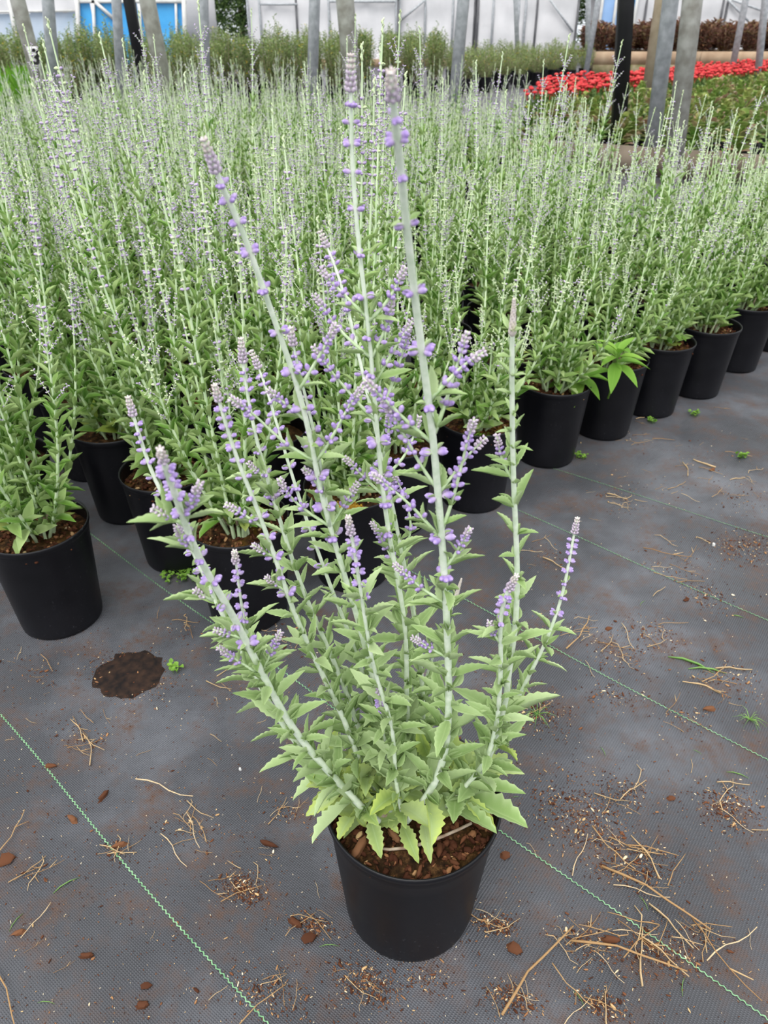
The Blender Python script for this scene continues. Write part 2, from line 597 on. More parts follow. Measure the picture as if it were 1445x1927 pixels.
def tunnel(px0, px1, ylane, label, hoops, ztop=3.0, depth=9, bars=()):
    x0, x1 = X(px0), X(px1)
    r = empty('polytunnel', ((x0 + x1) / 2, ylane, 0))
    tag(r, label, 'greenhouse')
    cx = (x0 + x1) / 2
    edges = [x0] + [X(h) for h in hoops] + [x1]
    for i in range(len(edges) - 1):
        film_panel(edges[i] - cx, edges[i + 1] - cx, .02, ztop, 0, .07, i + int(px0)).obj('film_panel', PLASTIC, r, True)
    for e in edges:
        mb = MB()
        pts = [(e - cx, -.05, 0), (e - cx, -.05, 1.6), (e - cx, .1, 2.6), (e - cx, .7, 3.3), (e - cx, 1.6, 3.8), (e - cx, 3, 4.0)]
        tube(mb, pts, .04, 8)
        mb.obj('hoop', GALV if R.random() < .6 else DARKPIPE, r, True)
    mb = MB()                                   # roof skin curving away
    pr = [(0, ztop), (.35, 3.1), (.9, 3.55), (1.9, 3.9), (3.2, 4.0), (5, 3.8), (6.6, 3.0), (7, 1.6), (7, 0)]
    vs = [(x - cx, y, z) for x in (x0, x1) for y, z in pr]
    k = len(pr)
    mb.add(vs, (0, .5, 0), q=[[i, k + i, k + i + 1, i + 1] for i in range(k - 1)])
    mb.obj('roof_film', PLASTIC, r, True)
    for (pa, pb) in bars:
        mb = MB()
        a, c = at_y(*pa, ylane - .12), at_y(*pb, ylane - .12)
        tube(mb, [a - r.location, c - r.location], .035, 8)
        mb.obj('brace', GALV, r, True)
    mb = MB()
    box(mb, (0, -.06, .12), (x1 - x0, .05, .24))
    mb.obj('baseboard_plank', TIMBER2, r)
    return r


tunnel(470, 745, YT, 'white film polytunnel with timber end frame, behind the middle shrubs', (492, 560, 620), bars=(((490, 8), (560, 8)), ((620, 3), (745, 3))))
tunnel(752, 893, YT + .4, 'narrow white film tunnel section between the brown and curved posts', (800, 852), bars=(((752, 40), (800, 0)),))
tunnel(897, 1082, YT, 'white film polytunnel with dark hoops left of the tree gap', (925, 972, 985, 1006), bars=(((1035, 0), (1078, 60)),))
tunnel(1192, 1500, YT + .3, 'white film polytunnel behind the red-brown foliage bed', (1212, 1292, 1355, 1363), bars=(((1378, 0), (1445, 24)), ((1370, 0), (1408, 40))))

gh = empty('blue_panel_greenhouse', (X(170), YT - 1, 0))
tag(gh, 'timber framed greenhouse with bright blue and grey-blue panels at left', 'greenhouse')
gy = YT - 1


def gpan(px0, px1, py0, py1, mat, name='panel'):
    a, c = at_y(px0, py0, gy), at_y(px1, py1, gy)
    a.x, c.x = at_y(px0, 40, gy).x, at_y(px1, 40, gy).x
    a.z = min(a.z, 3.0)
    film_panel(a.x - gh.location.x, c.x - gh.location.x, max(.02, c.z), a.z, 0, .02, int(px0)).obj(name, mat, gh, True)


gpan(-90, 60, 26, 120, GREYBLUE); gpan(60, 146, 20, 120, GREYBLUE)
gpan(-90, 146, -30, 24, PLASTIC)
gpan(150, 175, 5, 120, BLUEF); gpan(179, 262, 5, 120, BLUEF); gpan(266, 346, 4, 120, BLUEF)
gpan(150, 346, -30, 2, PLASTIC)
for pa, pb, w in (((-90, 24), (146, 20), .07), ((144, -30), (151, 120), .13), ((175, -10), (180, 120), .09), ((262, -10), (267, 120), .08), ((345, -30), (350, 120), .13), ((146, 3), (350, 3), .09), ((180, 4), (215, 36), .10), ((12, -30), (40, 120), .12), ((330, -30), (334, 120), .07)):
    mb = MB()
    bar(mb, at_y(*pa, gy - .08) - gh.location, at_y(*pb, gy - .08) - gh.location, w)
    mb.obj('timber_frame', WHITEP, gh)
mb = MB()
box(mb, (0, 3, 1.5), (X(348) - X(-90), .1, 3.0)); mb.obj('back_wall', PLASTIC, gh)
g2 = empty('pale_blue_greenhouse', (X(1160), YT + .2, 0))
tag(g2, 'pale blue panelled greenhouse end behind the square black post', 'greenhouse')
for p0, p1, m_ in ((1128, 1152, BLUEPALE), (1154, 1180, BLUEPALE), (1181, 1191, BLUEF)):
    film_panel(X(p0) - X(1160), X(p1) - X(1160), .02, 3, 0, .02, p0).obj('panel', m_, g2, True)
for p in (1127, 1153, 1191):
    mb = MB(); bar(mb, (X(p) - X(1160), -.06, 0), (X(p) - X(1160), -.06, 3.1), .09); mb.obj('white_frame', WHITEP, g2)

# ------------------------------------------------------------------ unit pieces
def leaf_geo(rows=7, serr=0.0, curl=.12, fold=.25, belly=.42, twist=0.0, rnd=.5, yel=0.0, wavy=0.0, seed=0):
    rr = random.Random(seed)
    v, m = [], []
    for i in range(rows + 1):
        s = i / rows
        if s < belly: w = math.sin(.5 * math.pi * (s / belly)) ** .9
        else: w = math.cos(.5 * math.pi * (s - belly) / (1 - belly)) ** .85
        w = .5 * max(w, .03 if 0 < i < rows else .015)
        if serr and 0 < i < rows and i % 2 == 0: w *= (1 - serr)
        se = s + (.5 * serr / rows if serr and i % 2 == 1 else 0)
        z = -curl * s * s + wavy * math.sin(s * 9 + seed)
        y0 = twist * s * s
        v += [(se, y0 + w, z + fold * w), (s, y0, z), (se, y0 - w, z + fold * w + wavy * .5 * math.sin(s * 13 + seed))]
        m += [(1, rnd, yel * (.35 + .65 * max(s, .0))), (0, rnd, yel * .15), (1, rnd, yel * (.35 + .65 * s))]
    q = []
    for i in range(rows):
        a = 3 * i
        q += [[a, a + 1, a + 4, a + 3], [a + 1, a + 2, a + 5, a + 4]]
    return (np.array(v), np.array(m), np.zeros((0, 3), int), np.array(q))


def bud_geo(n=6, seed=0):
    prof = [(0, .10), (.25, .42), (.55, .50), (.82, .36), (1.0, .04)]
    v, m = [], []
    for s, w in prof:
        for j in range(n):
            a = 2 * math.pi * j / n
            v.append((s, w * math.cos(a), w * math.sin(a)))
            m.append((s, .0, 0))
    q = [[i * n + j, i * n + (j + 1) % n, (i + 1) * n + (j + 1) % n, (i + 1) * n + j] for i in range(len(prof) - 1) for j in range(n)]
    return (np.array(v), np.array(m), np.zeros((0, 3), int), np.array(q))


LANCE = [leaf_geo(14, .15, c, f_ * .6, .42, t_, .2 + .2 * k, 0, .012, k) for k, (c, f_, t_) in enumerate(((.02, .5, .03), (.12, .35, -.05), (-.08, .6, .06), (.06, .45, 0)))]
BROAD = [leaf_geo(14, .22, c, f_, .48, t_, .2 + .2 * k, y_, .015, k) for k, (c, f_, t_, y_) in enumerate(((.15, .3, .03, 0), (.28, .25, -.04, .45), (.20, .35, .05, .9), (.10, .3, 0, .6)))]
SMALL = [leaf_geo(6, 0, .10, .5, .45, .03, .55, 0, 0, 1), leaf_geo(6, 0, -.15, .6, .5, -.04, .75, 0, 0, 2)]
BUDG = bud_geo(7)
BUDL = bud_geo(4)
BEDL = [leaf_geo(3, 0, c, .35, .45, t_, .5, 0, 0, 0) for c, t_ in ((.0, .0), (.12, .06), (-.08, -.05))]
BEDN = [leaf_geo(6, .18, c, .35, .45, t_, .25 * k, 0, .01, k) for k, (c, t_) in enumerate(((.0, .0), (.10, .06), (-.08, -.05), (.04, .02)))]

LANCE_M = [geo_mesh('leaf', g_, SAGE, True) for g_ in LANCE]
BROAD_M = [geo_mesh('leaf', g_, SAGE, True) for g_ in BROAD]
SMALL_M = [geo_mesh('leaf', g_, SAGE, True) for g_ in SMALL]
BEDN_M = [geo_mesh('leaf', g_, SAGE_BED, True) for g_ in BEDN]


def whorl_geo(k, seed, n_side=3, sz=1.0, geo=None):
    """a ring of buds round a stem, the stem along +Z"""
    geo = geo or BUDG
    rr = random.Random(seed)
    mb = MB()
    for side in (0, math.pi):
        for i in range(n_side):
            a = side + (i - (n_side - 1) / 2) * .55 + rr.uniform(-.12, .12)
            el = rr.uniform(.05, .5)
            d = Vector((math.cos(a) * math.cos(el), math.sin(a) * math.cos(el), math.sin(el)))
            L = sz * rr.uniform(.0085, .0115)
            mb.piece(geo, frame(Vector((math.cos(a), math.sin(a), 0)) * .0025, d, Vector((0, 0, 1)), (L, L * .64, L * .64)), rr.random() * .5)
    return mb


WHORL_M = [whorl_geo(i, i, 3 if i < 3 else 2).mesh('flower_whorl', BUD, True) for i in range(5)]


def pot_mesh(D, h, name='pot', n=64):
    r = D / 2
    rb = r * .80
    mb = MB()
    prof = [(0.001, .004), (rb * .9, .004), (rb * .93, .0), (rb, .003), (rb * 1.015, .012)]
    for k in range(1, 9):
        s = k / 9
        prof.append((rb * 1.015 + (r * .955 - rb * 1.015) * s, .012 + (h - .045) * s))
    prof += [(r * .955, h - .034), (r * .965, h - .030), (r * .965, h - .020), (r * .985, h - .016), (r, h - .011), (r * 1.006, h - .005), (r, h - .001), (r * .985, h), (r * .965, h - .004), (r * .955, h - .012), (r * .93, h - .05), (r * .90, h - .09)]
    lathe(mb, prof, n)
    return mb.mesh(name, POT, True)


def soil_mesh(D, z, seed, chips=60, rings=10, nseg=30):
    rr = random.Random(seed)
    r = D / 2 * .945
    v = [(0, 0, z + .006)]
    for i in range(1, rings + 1):
        for j in range(nseg):
            a = 2 * math.pi * (j + rr.uniform(-.2, .2)) / nseg
            q_ = r * i / rings
            v.append((q_ * math.cos(a), q_ * math.sin(a), z + rr.uniform(-.003, .004) * (i < rings) + .006 * (1 - i / rings)))
    t = [[0, 1 + j, 1 + (j + 1) % nseg] for j in range(nseg)]
    q = [[1 + (i - 1) * nseg + j, 1 + i * nseg + j, 1 + i * nseg + (j + 1) % nseg, 1 + (i - 1) * nseg + (j + 1) % nseg] for i in range(1, rings) for j in range(nseg)]
    mb = MB()
    mb.add(v, (0, .5, 0), t, q)
    return mb.mesh('soil', SOIL, True)


CHIPG = MB(); box(CHIPG, (0, 0, 0), (1, 1, 1)); CHIPG = CHIPG.geo()


def chip_geo(seed):
    rr = random.Random(seed)
    mb = MB()
    v = []
    n = 6
    for k, zz in enumerate((0, .5, 1)):
        for j in range(n):
            a = 2 * math.pi * j / n
            sc_ = (.9, 1, .75)[k] * rr.uniform(.55, 1.2)
            v.append((.5 * sc_ * math.cos(a), .5 * sc_ * math.sin(a), zz + rr.uniform(-.1, .1)))
    q = [[i * n + j, i * n + (j + 1) % n, (i + 1) * n + (j + 1) % n, (i + 1) * n + j] for i in range(2) for j in range(n)]
    v.append((0, 0, 1.0 + rr.uniform(-.15, .15)))
    t = [[2 * n + j, 2 * n + (j + 1) % n, 3 * n] for j in range(n)]
    mb.add(v, (0, rr.random(), 0), t, q)
    return mb.geo()


CHIPS = [chip_geo(i) for i in range(8)]


def soil_crumbs(r, z, n, seed):
    rr = random.Random(seed)
    mb = MB()
    for _ in range(n):
        a, q_ = rr.uniform(0, 6.28), r * math.sqrt(rr.random()) * .93
        L = rr.uniform(.004, .02)
        M = frame(Vector((q_ * math.cos(a), q_ * math.sin(a), z + .004)), Vector((rr.uniform(-1, 1), rr.uniform(-1, 1), rr.uniform(-.3, .3))), Vector((rr.uniform(-.3, .3), rr.uniform(-.3, .3), 1)), (L, L * rr.uniform(.25, .7), L * .3))
        mb.piece(CHIPS[rr.randrange(8)], M, rr.random() ** 3.2 * .95)
    return mb.mesh('bark_crumbs', CRUMB)


# ------------------------------------------------------------------ sage stems
def resample(pts, step):
    out = [pts[0]]
    acc = 0
    for a, b_ in zip(pts, pts[1:]):
        L = (b_ - a).length
        if L < 1e-6: continue
        d = step - acc
        while d <= L:
            out.append(a + (b_ - a) * (d / L)); d += step
        acc = L - (d - step)
    if (pts[-1] - out[-1]).length > step * .3: out.append(pts[-1])
    return out


def smooth(pts, it=2):
    pts = [Vector(p) for p in pts]
    for _ in range(it):
        pts = [pts[0]] + [(pts[i - 1] + pts[i] * 2 + pts[i + 1]) / 4 for i in range(1, len(pts) - 1)] + [pts[-1]]
    return pts


class Path:
    def __init__(s, pts):
        s.p = [Vector(p) for p in pts]
        s.l = [0]
        for a, b_ in zip(s.p, s.p[1:]): s.l.append(s.l[-1] + (b_ - a).length)
        s.L = s.l[-1]

    def at(s, d):
        d = max(0, min(s.L, d))
        i = 1
        while i < len(s.l) - 1 and s.l[i] < d: i += 1
        a, b_ = s.p[i - 1], s.p[i]
        T = (b_ - a).normalized()
        return a + (b_ - a) * ((d - s.l[i - 1]) / max(1e-9, s.l[i] - s.l[i - 1])), T


def radial(T, phi):
    u = T.cross(Vector((0, 1, 0)))
    if u.length < .1: u = T.cross(Vector((1, 0, 0)))
    u.normalize()
    w = T.cross(u).normalized()
    return u * math.cos(phi) + w * math.sin(phi)


# ------------------------------------------------------------------ main plant
MAIN = Vector((.046, .738, 0))
MD, MH = .284, .298
SOILZ = .262
main = empty('potted_sage', MAIN)
tag(main, 'potted sage with violet flower spikes standing alone on the mat in front of the bed', 'potted plant')
link('pot', pot_mesh(MD, MH), main)
soil_o = link('soil', soil_mesh(MD, SOILZ, 5), main)
tag(link('bark_crumbs', soil_crumbs(MD / 2, SOILZ, 700, 3), soil_o), kind='stuff')
RM = random.Random(5)
for px, py, L in ((677, 1597, .045), (742, 1575, .03), (826, 1600, .035), (886, 1545, .035), (900, 1555, .03), (900, 1500, .03), (700, 1590, .02), (855, 1625, .02), (790, 1640, .022), (760, 1560, .025)):
    p = at_z(px, py, SOILZ + .008) - MAIN
    g9 = CHIPS[RM.randrange(8)]
    link('bark_chip', geo_mesh('bark_chip', (g9[0], g9[1] * np.array([1, 0, 1]) + np.array([0, RM.uniform(.2, .6), 0]), g9[2], g9[3]), BARK), soil_o,
         frame(p, Vector((RM.uniform(-1, 1), RM.uniform(-1, 1), RM.uniform(-.2, .5))), Vector((0, 0, 1)), (L, L * .35, L * .25)))
tw = MB()
tube(tw, smooth([at_z(x, y, SOILZ + z) - MAIN for x, y, z in ((700, 1596, .006), (735, 1603, .012), (766, 1599, .02), (800, 1588, .027), (840, 1572, .032), (870, 1558, .034), (887, 1549, .03))]), [.002, .0024, .0026, .0027, .0026, .0025, .0022], 8)
tag(tw.obj('dead_twig', WOODY, main, True), 'bare grey twig curving over the soil')

leaves = []          # (score, mesh list name, index, matrix, parent)


def put_leaf(kind, p, d, up, L, W, parent):
    lst = {'L': LANCE, 'B': BROAD, 'S': SMALL}[kind]
    i = RM.randrange(len(lst))
    up = up.normalized() + Vector((RM.uniform(-.55, .55), RM.uniform(-.55, .55), RM.uniform(-.3, .3)))
    d = d.normalized() + Vector((RM.uniform(-.2, .2), RM.uniform(-.2, .2), RM.uniform(-.16, .22)))
    M = frame(p, d, up, (L, W, L))
    dist = (p + MAIN - cam.location).length
    leaves.append((L * W / dist ** 2, kind, i, M, parent))


def main_stem(px, y0, y1, r0, r1, flower, base_leaf=True, leafy=1.0, internode=.030, name='stem', young=False, ecurve=1.5, leaf_from=0.0, whorl_gap=.030, lsize=1.0, green_tip=False, spread=1.0):
    """px: pixels from base to tip; ground distance goes y0 -> y1; flower: share of the length that carries whorls"""
    n = len(px)
    cum = [0]
    for a, b_ in zip(px, px[1:]): cum.append(cum[-1] + math.hypot(b_[0] - a[0], b_[1] - a[1]))
    pts = [at_y(x, y, y0 + (y1 - y0) * (c / cum[-1]) ** ecurve) - MAIN for (x, y), c in zip(px, cum)]
    pts = smooth(resample(pts, .02), 3)
    P = Path(pts)
    k = len(pts)
    rad = [r0 + (r1 - r0) * (P.l[i] / P.L) for i in range(k)]
    mb = MB()
    for i in range(k): rad[i] = max(.0009, rad[i] * min(1, (.35 + (P.L - P.l[i]) / .05)))
    # lightly swollen nodes
    tube(mb, pts, rad, 8, cap=True)
    st = mb.obj(name, STEM_UP if young else STEM, main, True)
    phi = RM.uniform(0, 3.14)
    d = P.L * leaf_from + internode * .6
    fstart = P.L * (1 - flower) if flower else P.L - .028
    while d < fstart:
        s = d / P.L
        p, T = P.at(d)
        r = r0 + (r1 - r0) * s
        h = (p.z + 0) - SOILZ
        big = max(.0, 1 - h / .15)
        Lf = lsize * (.060 * (1 - .5 * s if flower else 1.1 - .95 * s) + .006 * math.sin(s * 20)) * RM.uniform(.75, 1.25)
        Lf = max(Lf * (1.22 if s < .3 else 1), .019)
        for side in (0, math.pi):
            rd = radial(T, phi + side + RM.uniform(-.25, .25))
            ang = math.radians(RM.uniform(40, 66) * spread)
            dr = T * math.cos(ang) + rd * math.sin(ang)
            if RM.random() < leafy:
                if big > .15:
                    put_leaf('B', p + rd * r * .7, dr, T, Lf * .88, Lf * .40, st)
                else:
                    put_leaf('L', p + rd * r * .7, dr, T, Lf, Lf * RM.uniform(.23, .32), st)
            # small axillary leaves
            for q_ in range(RM.choice((1, 2, 2, 3))):
                a2 = math.radians(RM.uniform(18, 60))
                rd2 = radial(T, phi + side + RM.uniform(-.9, .9))
                put_leaf('S', p + rd2 * r * .7, T * math.cos(a2) + rd2 * math.sin(a2), T, Lf * RM.uniform(.32, .6), Lf * .15, st)
        phi += math.pi / 2 + RM.uniform(-.3, .3)
        d += internode * RM.uniform(.85, 1.15) * (1 if s < .72 or flower else .62)
    # whorls of buds
    if flower > 0:
        d = fstart
        tip = MB()
        while d < P.L - .028:
            p, T = P.at(d)
            left = P.L - d
            M = frame(p, radial(T, RM.uniform(-.35, .35) + (0 if RM.random() < .75 else 1.5)), T, (1, 1, 1))
            M = M @ Matrix.Scale(max(.62, min(1.18, .55 + left * 1.5)), 4)
            link('flower_whorl', WHORL_M[RM.randrange(5)], st, M)
            if left > .10:
                for side in (0, math.pi):
                    rd = radial(T, phi + side)
                    put_leaf('S', p + rd * .002, T * .5 + rd, T, .011, .005, st)
            d += max(.010, whorl_gap * min(1, left / .16))
        while d < P.L:
            p, T = P.at(d)
            left = P.L - d
            for j in range(5):
                rd = radial(T, j * 1.256 + d * 400)
                L = .0034 + .095 * min(left, .04)
                tip.piece(BUDG, frame(p + rd * L * .25, T * .9 + rd * .8, T, (L, L * .62, L * .62)), RM.random(), .55 + .35 * (left < .012))
            d += .0042
        if tip.n: tip.obj('bud_tip', BUD, st, True)
    else:
        tip = MB()
        for i in range(14):
            dd = P.L - .035 + .0027 * i
            p, T = P.at(dd)
            for j in range(4):
                rd = radial(T, j * 1.57 + i)
                L = .009 - .0004 * i
                tip.piece(BUDG, frame(p, T * 1.9 + rd * .6, T, (L, L * .5, L * .5)), RM.random(), 1.0)
        tip.obj('bud_tip', BUD, st, True)
    return st, P


def y_on(px, pt, y0, y1, e=1.5):
    """ground distance of a traced stem at its pixel nearest to pt"""
    cum = [0]
    for a, b_ in zip(px, px[1:]): cum.append(cum[-1] + math.hypot(b_[0] - a[0], b_[1] - a[1]))
    best = (1e9, y0)
    for i, (a, b_) in enumerate(zip(px, px[1:])):
        for k in range(11):
            x, y = a[0] + (b_[0] - a[0]) * k / 10, a[1] + (b_[1] - a[1]) * k / 10
            dd = math.hypot(x - pt[0], y - pt[1])
            if dd < best[0]:
                c = cum[i] + (cum[i + 1] - cum[i]) * k / 10
                best = (dd, y0 + (y1 - y0) * (c / cum[-1]) ** e)
    return best[1]


def side_branch(stem, px, leafy=False, dy=None):
    """px from the parent stem out to the tip"""
    ys = y_on(stem[0], px[0], stem[1], stem[2])
    n = len(px)
    a, b_ = at_y(*px[0], ys), at_y(*px[-1], ys)
    Lg = (b_ - a).length
    dyy = dy if dy is not None else RM.uniform(-.28, .28) * Lg
    pts = [at_y(*p, ys + dyy * i / (n - 1)) - MAIN for i, p in enumerate(px)]
    pts = smooth(resample(pts, .012), 2)
    P = Path(pts)
    k = len(pts)
    mb = MB()
    tube(mb, pts, [.0021 - .0013 * (P.l[i] / P.L) for i in range(k)], 6)
    st = mb.obj('side_branch', STEM_UP, main, True)
    p, T = P.at(.004)
    for sgn in (-1, 1):
        rd = radial(T, 1.57 + sgn * 1.3)
        put_leaf('L', p, T * .8 + rd * .55, Vector((0, 0, 1)), RM.uniform(.028, .042) if not leafy else .045, .010, st)
    d = P.L * (.30 if not leafy else .45)
    if leafy or P.L > .09:
        for dd in ([.25, .42] if leafy else [.22]):
            p, T = P.at(P.L * dd)
            for sd in (0, math.pi):
                rd = radial(T, sd + .4)
                put_leaf('L', p, T * .7 + rd * .6, T, .024, .007, st)
    mbs = MB()
    while d < P.L:
        p, T = P.at(d)
        left = P.L - d
        sz = .0082 * max(.45, min(1, .45 + left * 11))
        nb = 4 if left < .035 else RM.choice((2, 3, 3, 4))
        ph = RM.uniform(0, 3)
        for j in range(nb):
            rd = radial(T, ph + j * 6.283 / nb + RM.uniform(-.3, .3))
            mbs.piece(BUDG, frame(p + rd * .001, rd + T * RM.uniform(.4, 1.0), T, (sz, sz * .66, sz * .66)), RM.random() * (.5 if left > .02 else 1), .55 if left < .014 else 0)
        d += max(.0036, .0165 * min(1, left / .06))
    tag(mbs.obj('flower_spike', BUD, st, True), kind='stuff')
    return st


S = {}
S[1] = ([(712, 1545), (698, 1538), (651, 1487), (608, 1441), (568, 1394), (540, 1354), (515, 1309), (494, 1268), (466, 1213), (444, 1169), (425, 1135), (394, 1086), (369, 1039), (347, 986), (332, 933), (307, 874), (301, 845)], .675, .475)
S[2] = ([(735, 1525), (680, 1441), (658, 1383), (643, 1343), (618, 1293), (593, 1241), (574, 1199), (557, 1163), (538, 1110), (519, 1052), (499, 1000), (482, 949), (466, 913), (449, 877), (438, 838), (416, 772), (403, 722)], .71, .66)
S[3] = ([(745, 1515), (700, 1440), (665, 1340), (649, 1296), (638, 1268), (616, 1216), (593, 1166), (577, 1127), (557, 1075), (541, 1025), (521, 960), (502, 899), (488, 849), (477, 808), (466, 744), (457, 691), (453, 636)], .74, .74)
S[4] = ([(755, 1510), (720, 1400), (690, 1290), (663, 1207), (640, 1149), (618, 1094), (602, 1047), (582, 994), (568, 953), (557, 918), (538, 857), (521, 799), (504, 738), (493, 700), (470, 655)], .77, .84)
S[5] = ([(765, 1515), (745, 1420), (715, 1330), (690, 1230), (671, 1158), (663, 1130), (643, 1066), (624, 1000), (608, 945), (596, 890), (585, 826), (564, 739), (545, 680), (530, 642), (514, 595), (485, 514), (458, 433), (422, 361), (392, 298), (384, 262)], .74, .60)
S[6] = ([(785, 1515), (770, 1400), (765, 1313), (765, 1226), (760, 1153), (749, 1095), (735, 1023), (722, 941), (716, 885), (709, 802), (702, 719), (697, 650), (690, 586), (681, 518), (672, 433), (665, 352), (660, 257), (660, 107)], .75, .70)
S[7] = ([(765, 1545), (773, 1534), (806, 1498), (827, 1455), (842, 1394), (845, 1286), (844, 1270), (840, 1153), (834, 1052), (828, 968), (821, 899), (816, 830), (805, 747), (794, 664), (784, 590), (777, 527), (766, 437), (757, 347), (746, 257), (739, 190), (735, 136)], .675, .475)
S[8] = ([(795, 1500), (792, 1440), (797, 1330), (790, 1230), (773, 1124), (755, 1037), (744, 979), (719, 858), (700, 780), (682, 700), (668, 640), (656, 585), (642, 532), (624, 478), (602, 435)], .79, .86)
S[9] = ([(835, 1530), (865, 1500), (905, 1460), (930, 1400), (951, 1328), (956, 1278), (962, 1232), (970, 1183), (973, 1124), (973, 1052), (969, 965), (966, 900), (965, 870), (964, 800), (963, 700), (963, 620), (967, 568)], .71, .62)
S[10] = ([(830, 1525), (860, 1495), (889, 1466), (910, 1441), (925, 1405), (937, 1351), (941, 1286), (943, 1240), (941, 1200), (940, 1168), (947, 1124), (972, 1083)], .69, .60)
S[11] = ([(830, 1515), (885, 1480), (915, 1430), (945, 1370), (979, 1305), (1002, 1258), (1020, 1226), (1043, 1168), (1060, 1116), (1069, 1066), (1078, 1014), (1087, 973)], .76, .78)
S[12] = ([(755, 1525), (745, 1477), (743, 1430), (738, 1362), (716, 1300), (700, 1245), (690, 1185), (679, 1116), (668, 1041), (661, 1010), (655, 973)], .68, .60)
S[13] = ([(795, 1500), (785, 1440), (788, 1358), (800, 1275), (825, 1210), (850, 1150), (868, 1090)], .80, .84)
S[14] = ([(725, 1530), (650, 1470), (590, 1440), (536, 1372), (500, 1310), (463, 1246), (430, 1177), (411, 1144), (383, 1080), (345, 1000), (290, 905), (265, 830), (240, 745)], .73, .72)
S[15] = ([(765, 1510), (728, 1450), (725, 1394), (716, 1330), (712, 1285)], .72, .66)
S[16] = ([(620, 990), (612, 940), (603, 865), (588, 802), (574, 739), (559, 691), (545, 613)], .70, .70)
S[17] = ([(525, 1330), (500, 1290), (462, 1190), (452, 1122), (447, 1083), (441, 1036)], .66, .62)

main_stem(*S[1], .0056, .0026, .42, internode=.026, leaf_from=.03, whorl_gap=.042)
main_stem(*S[2], .0046, .0018, .38, internode=.027)
main_stem(*S[3], .0044, .0016, .24, internode=.027, spread=.8)
main_stem(*S[4], .0040, .0015, .38, internode=.027)
main_stem(*S[5], .0044, .0022, .44, internode=.030, whorl_gap=.045)
main_stem(*S[6], .0042, .0018, .47, internode=.030, whorl_gap=.042)
main_stem(*S[7], .0055, .0027, .50, internode=.030, leaf_from=.05, whorl_gap=.058)
main_stem(*S[8], .0044, .0016, .34, internode=.027)
main_stem(*S[9], .0048, .0022, 0, internode=.038, lsize=1.15)
main_stem(*S[10], .0040, .0022, .16, internode=.028)
main_stem(*S[11], .0040, .0016, .26, internode=.030)
main_stem(*S[12], .0032, .0018, .22, internode=.030)
main_stem(*S[13], .0028, .0012, 0, internode=.028)
main_stem(*S[14], .0046, .0018, .34, internode=.028)
main_stem(*S[15], .0026, .0014, .2, internode=.026)
main_stem(*S[16], .0022, .0012, .6, internode=.03, leaf_from=.1)
main_stem(*S[17], .0022, .0012, .4, internode=.035, leaf_from=.1)

for k, px, lf in (
    (7, [(809, 752), (841, 719), (868, 686), (913, 661)], 0), (7, [(818, 815), (841, 752), (854, 705), (868, 661), (881, 620)], 0),
    (7, [(812, 832), (766, 794), (738, 766), (716, 744), (685, 714)], 0), (7, [(822, 920), (788, 871), (766, 827), (746, 794), (722, 752)], 0),
    (7, [(825, 928), (852, 896), (874, 863), (896, 838), (921, 819)], 0), (7, [(833, 995), (852, 940), (865, 891), (877, 838), (892, 788)], 0),
    (7, [(826, 1010), (799, 979), (780, 957), (749, 930), (722, 907), (697, 891)], 0), (7, [(836, 1070), (857, 1046), (869, 1017), (886, 993)], 1),
    (7, [(838, 1135), (787, 1104), (764, 1081), (742, 1062)], 1), (7, [(842, 1238), (802, 1215), (776, 1200)], 1),
    (6, [(690, 597), (656, 563), (620, 527), (602, 505)], 0), (6, [(693, 605), (734, 565), (750, 530), (763, 502)], 0),
    (6, [(699, 675), (729, 613), (739, 560)], 0), (6, [(697, 672), (647, 632), (622, 599), (588, 550)], 0),
    (6, [(707, 792), (672, 758), (641, 719), (614, 689), (590, 652)], 0), (6, [(703, 722), (727, 683), (750, 643), (777, 603)], 0),
    (6, [(709, 792), (730, 747), (745, 700), (757, 670), (769, 618)], 0), (6, [(717, 902), (745, 880), (768, 850), (778, 825), (789, 783)], 0),
    (6, [(720, 930), (690, 905), (661, 871), (647, 860)], 1), (6, [(757, 1100), (742, 1060), (722, 1020), (700, 985)], 1),
    (5, [(562, 735), (588, 691), (618, 642), (634, 606)], 0), (5, [(575, 791), (535, 758), (515, 742), (502, 732)], 0),
    (5, [(590, 867), (530, 831), (472, 773), (431, 748)], 0), (5, [(596, 868), (632, 812), (656, 763), (683, 727)], 0),
    (5, [(620, 990), (578, 963), (548, 940), (525, 900)], 1), (5, [(623, 990), (644, 955), (661, 927), (676, 905)], 1),
    (5, [(610, 945), (600, 915), (585, 890), (570, 880)], 0),
    (2, [(496, 993), (458, 967), (440, 958), (422, 948)], 0), (2, [(519, 1050), (494, 1036), (474, 1025)], 1), (2, [(538, 1112), (510, 1095), (500, 1085)], 1),
    (3, [(520, 962), (505, 935), (515, 925), (530, 925)], 0), (3, [(502, 900), (478, 885), (468, 872)], 1),
    (1, [(347, 988), (325, 975), (300, 962), (286, 956)], 1), (1, [(350, 985), (357, 955), (366, 930), (376, 910)], 1),
    (1, [(460, 1202), (433, 1194), (400, 1184)], 1), (1, [(482, 1265), (444, 1241), (411, 1219)], 1), (1, [(494, 1265), (510, 1227), (528, 1188)], 1),
    (1, [(400, 1130), (380, 1118), (360, 1108)], 1), (1, [(373, 1045), (350, 1025), (332, 990)], 1),
    (8, [(758, 1040), (775, 1000), (768, 950), (748, 905), (739, 888)], 0), (8, [(720, 860), (735, 800), (727, 770)], 0),
    (10, [(941, 1210), (925, 1190), (920, 1170)], 1), (9, [(966, 905), (945, 880), (935, 760 + 60)], 1),
):
    side_branch(S[k], px, lf)

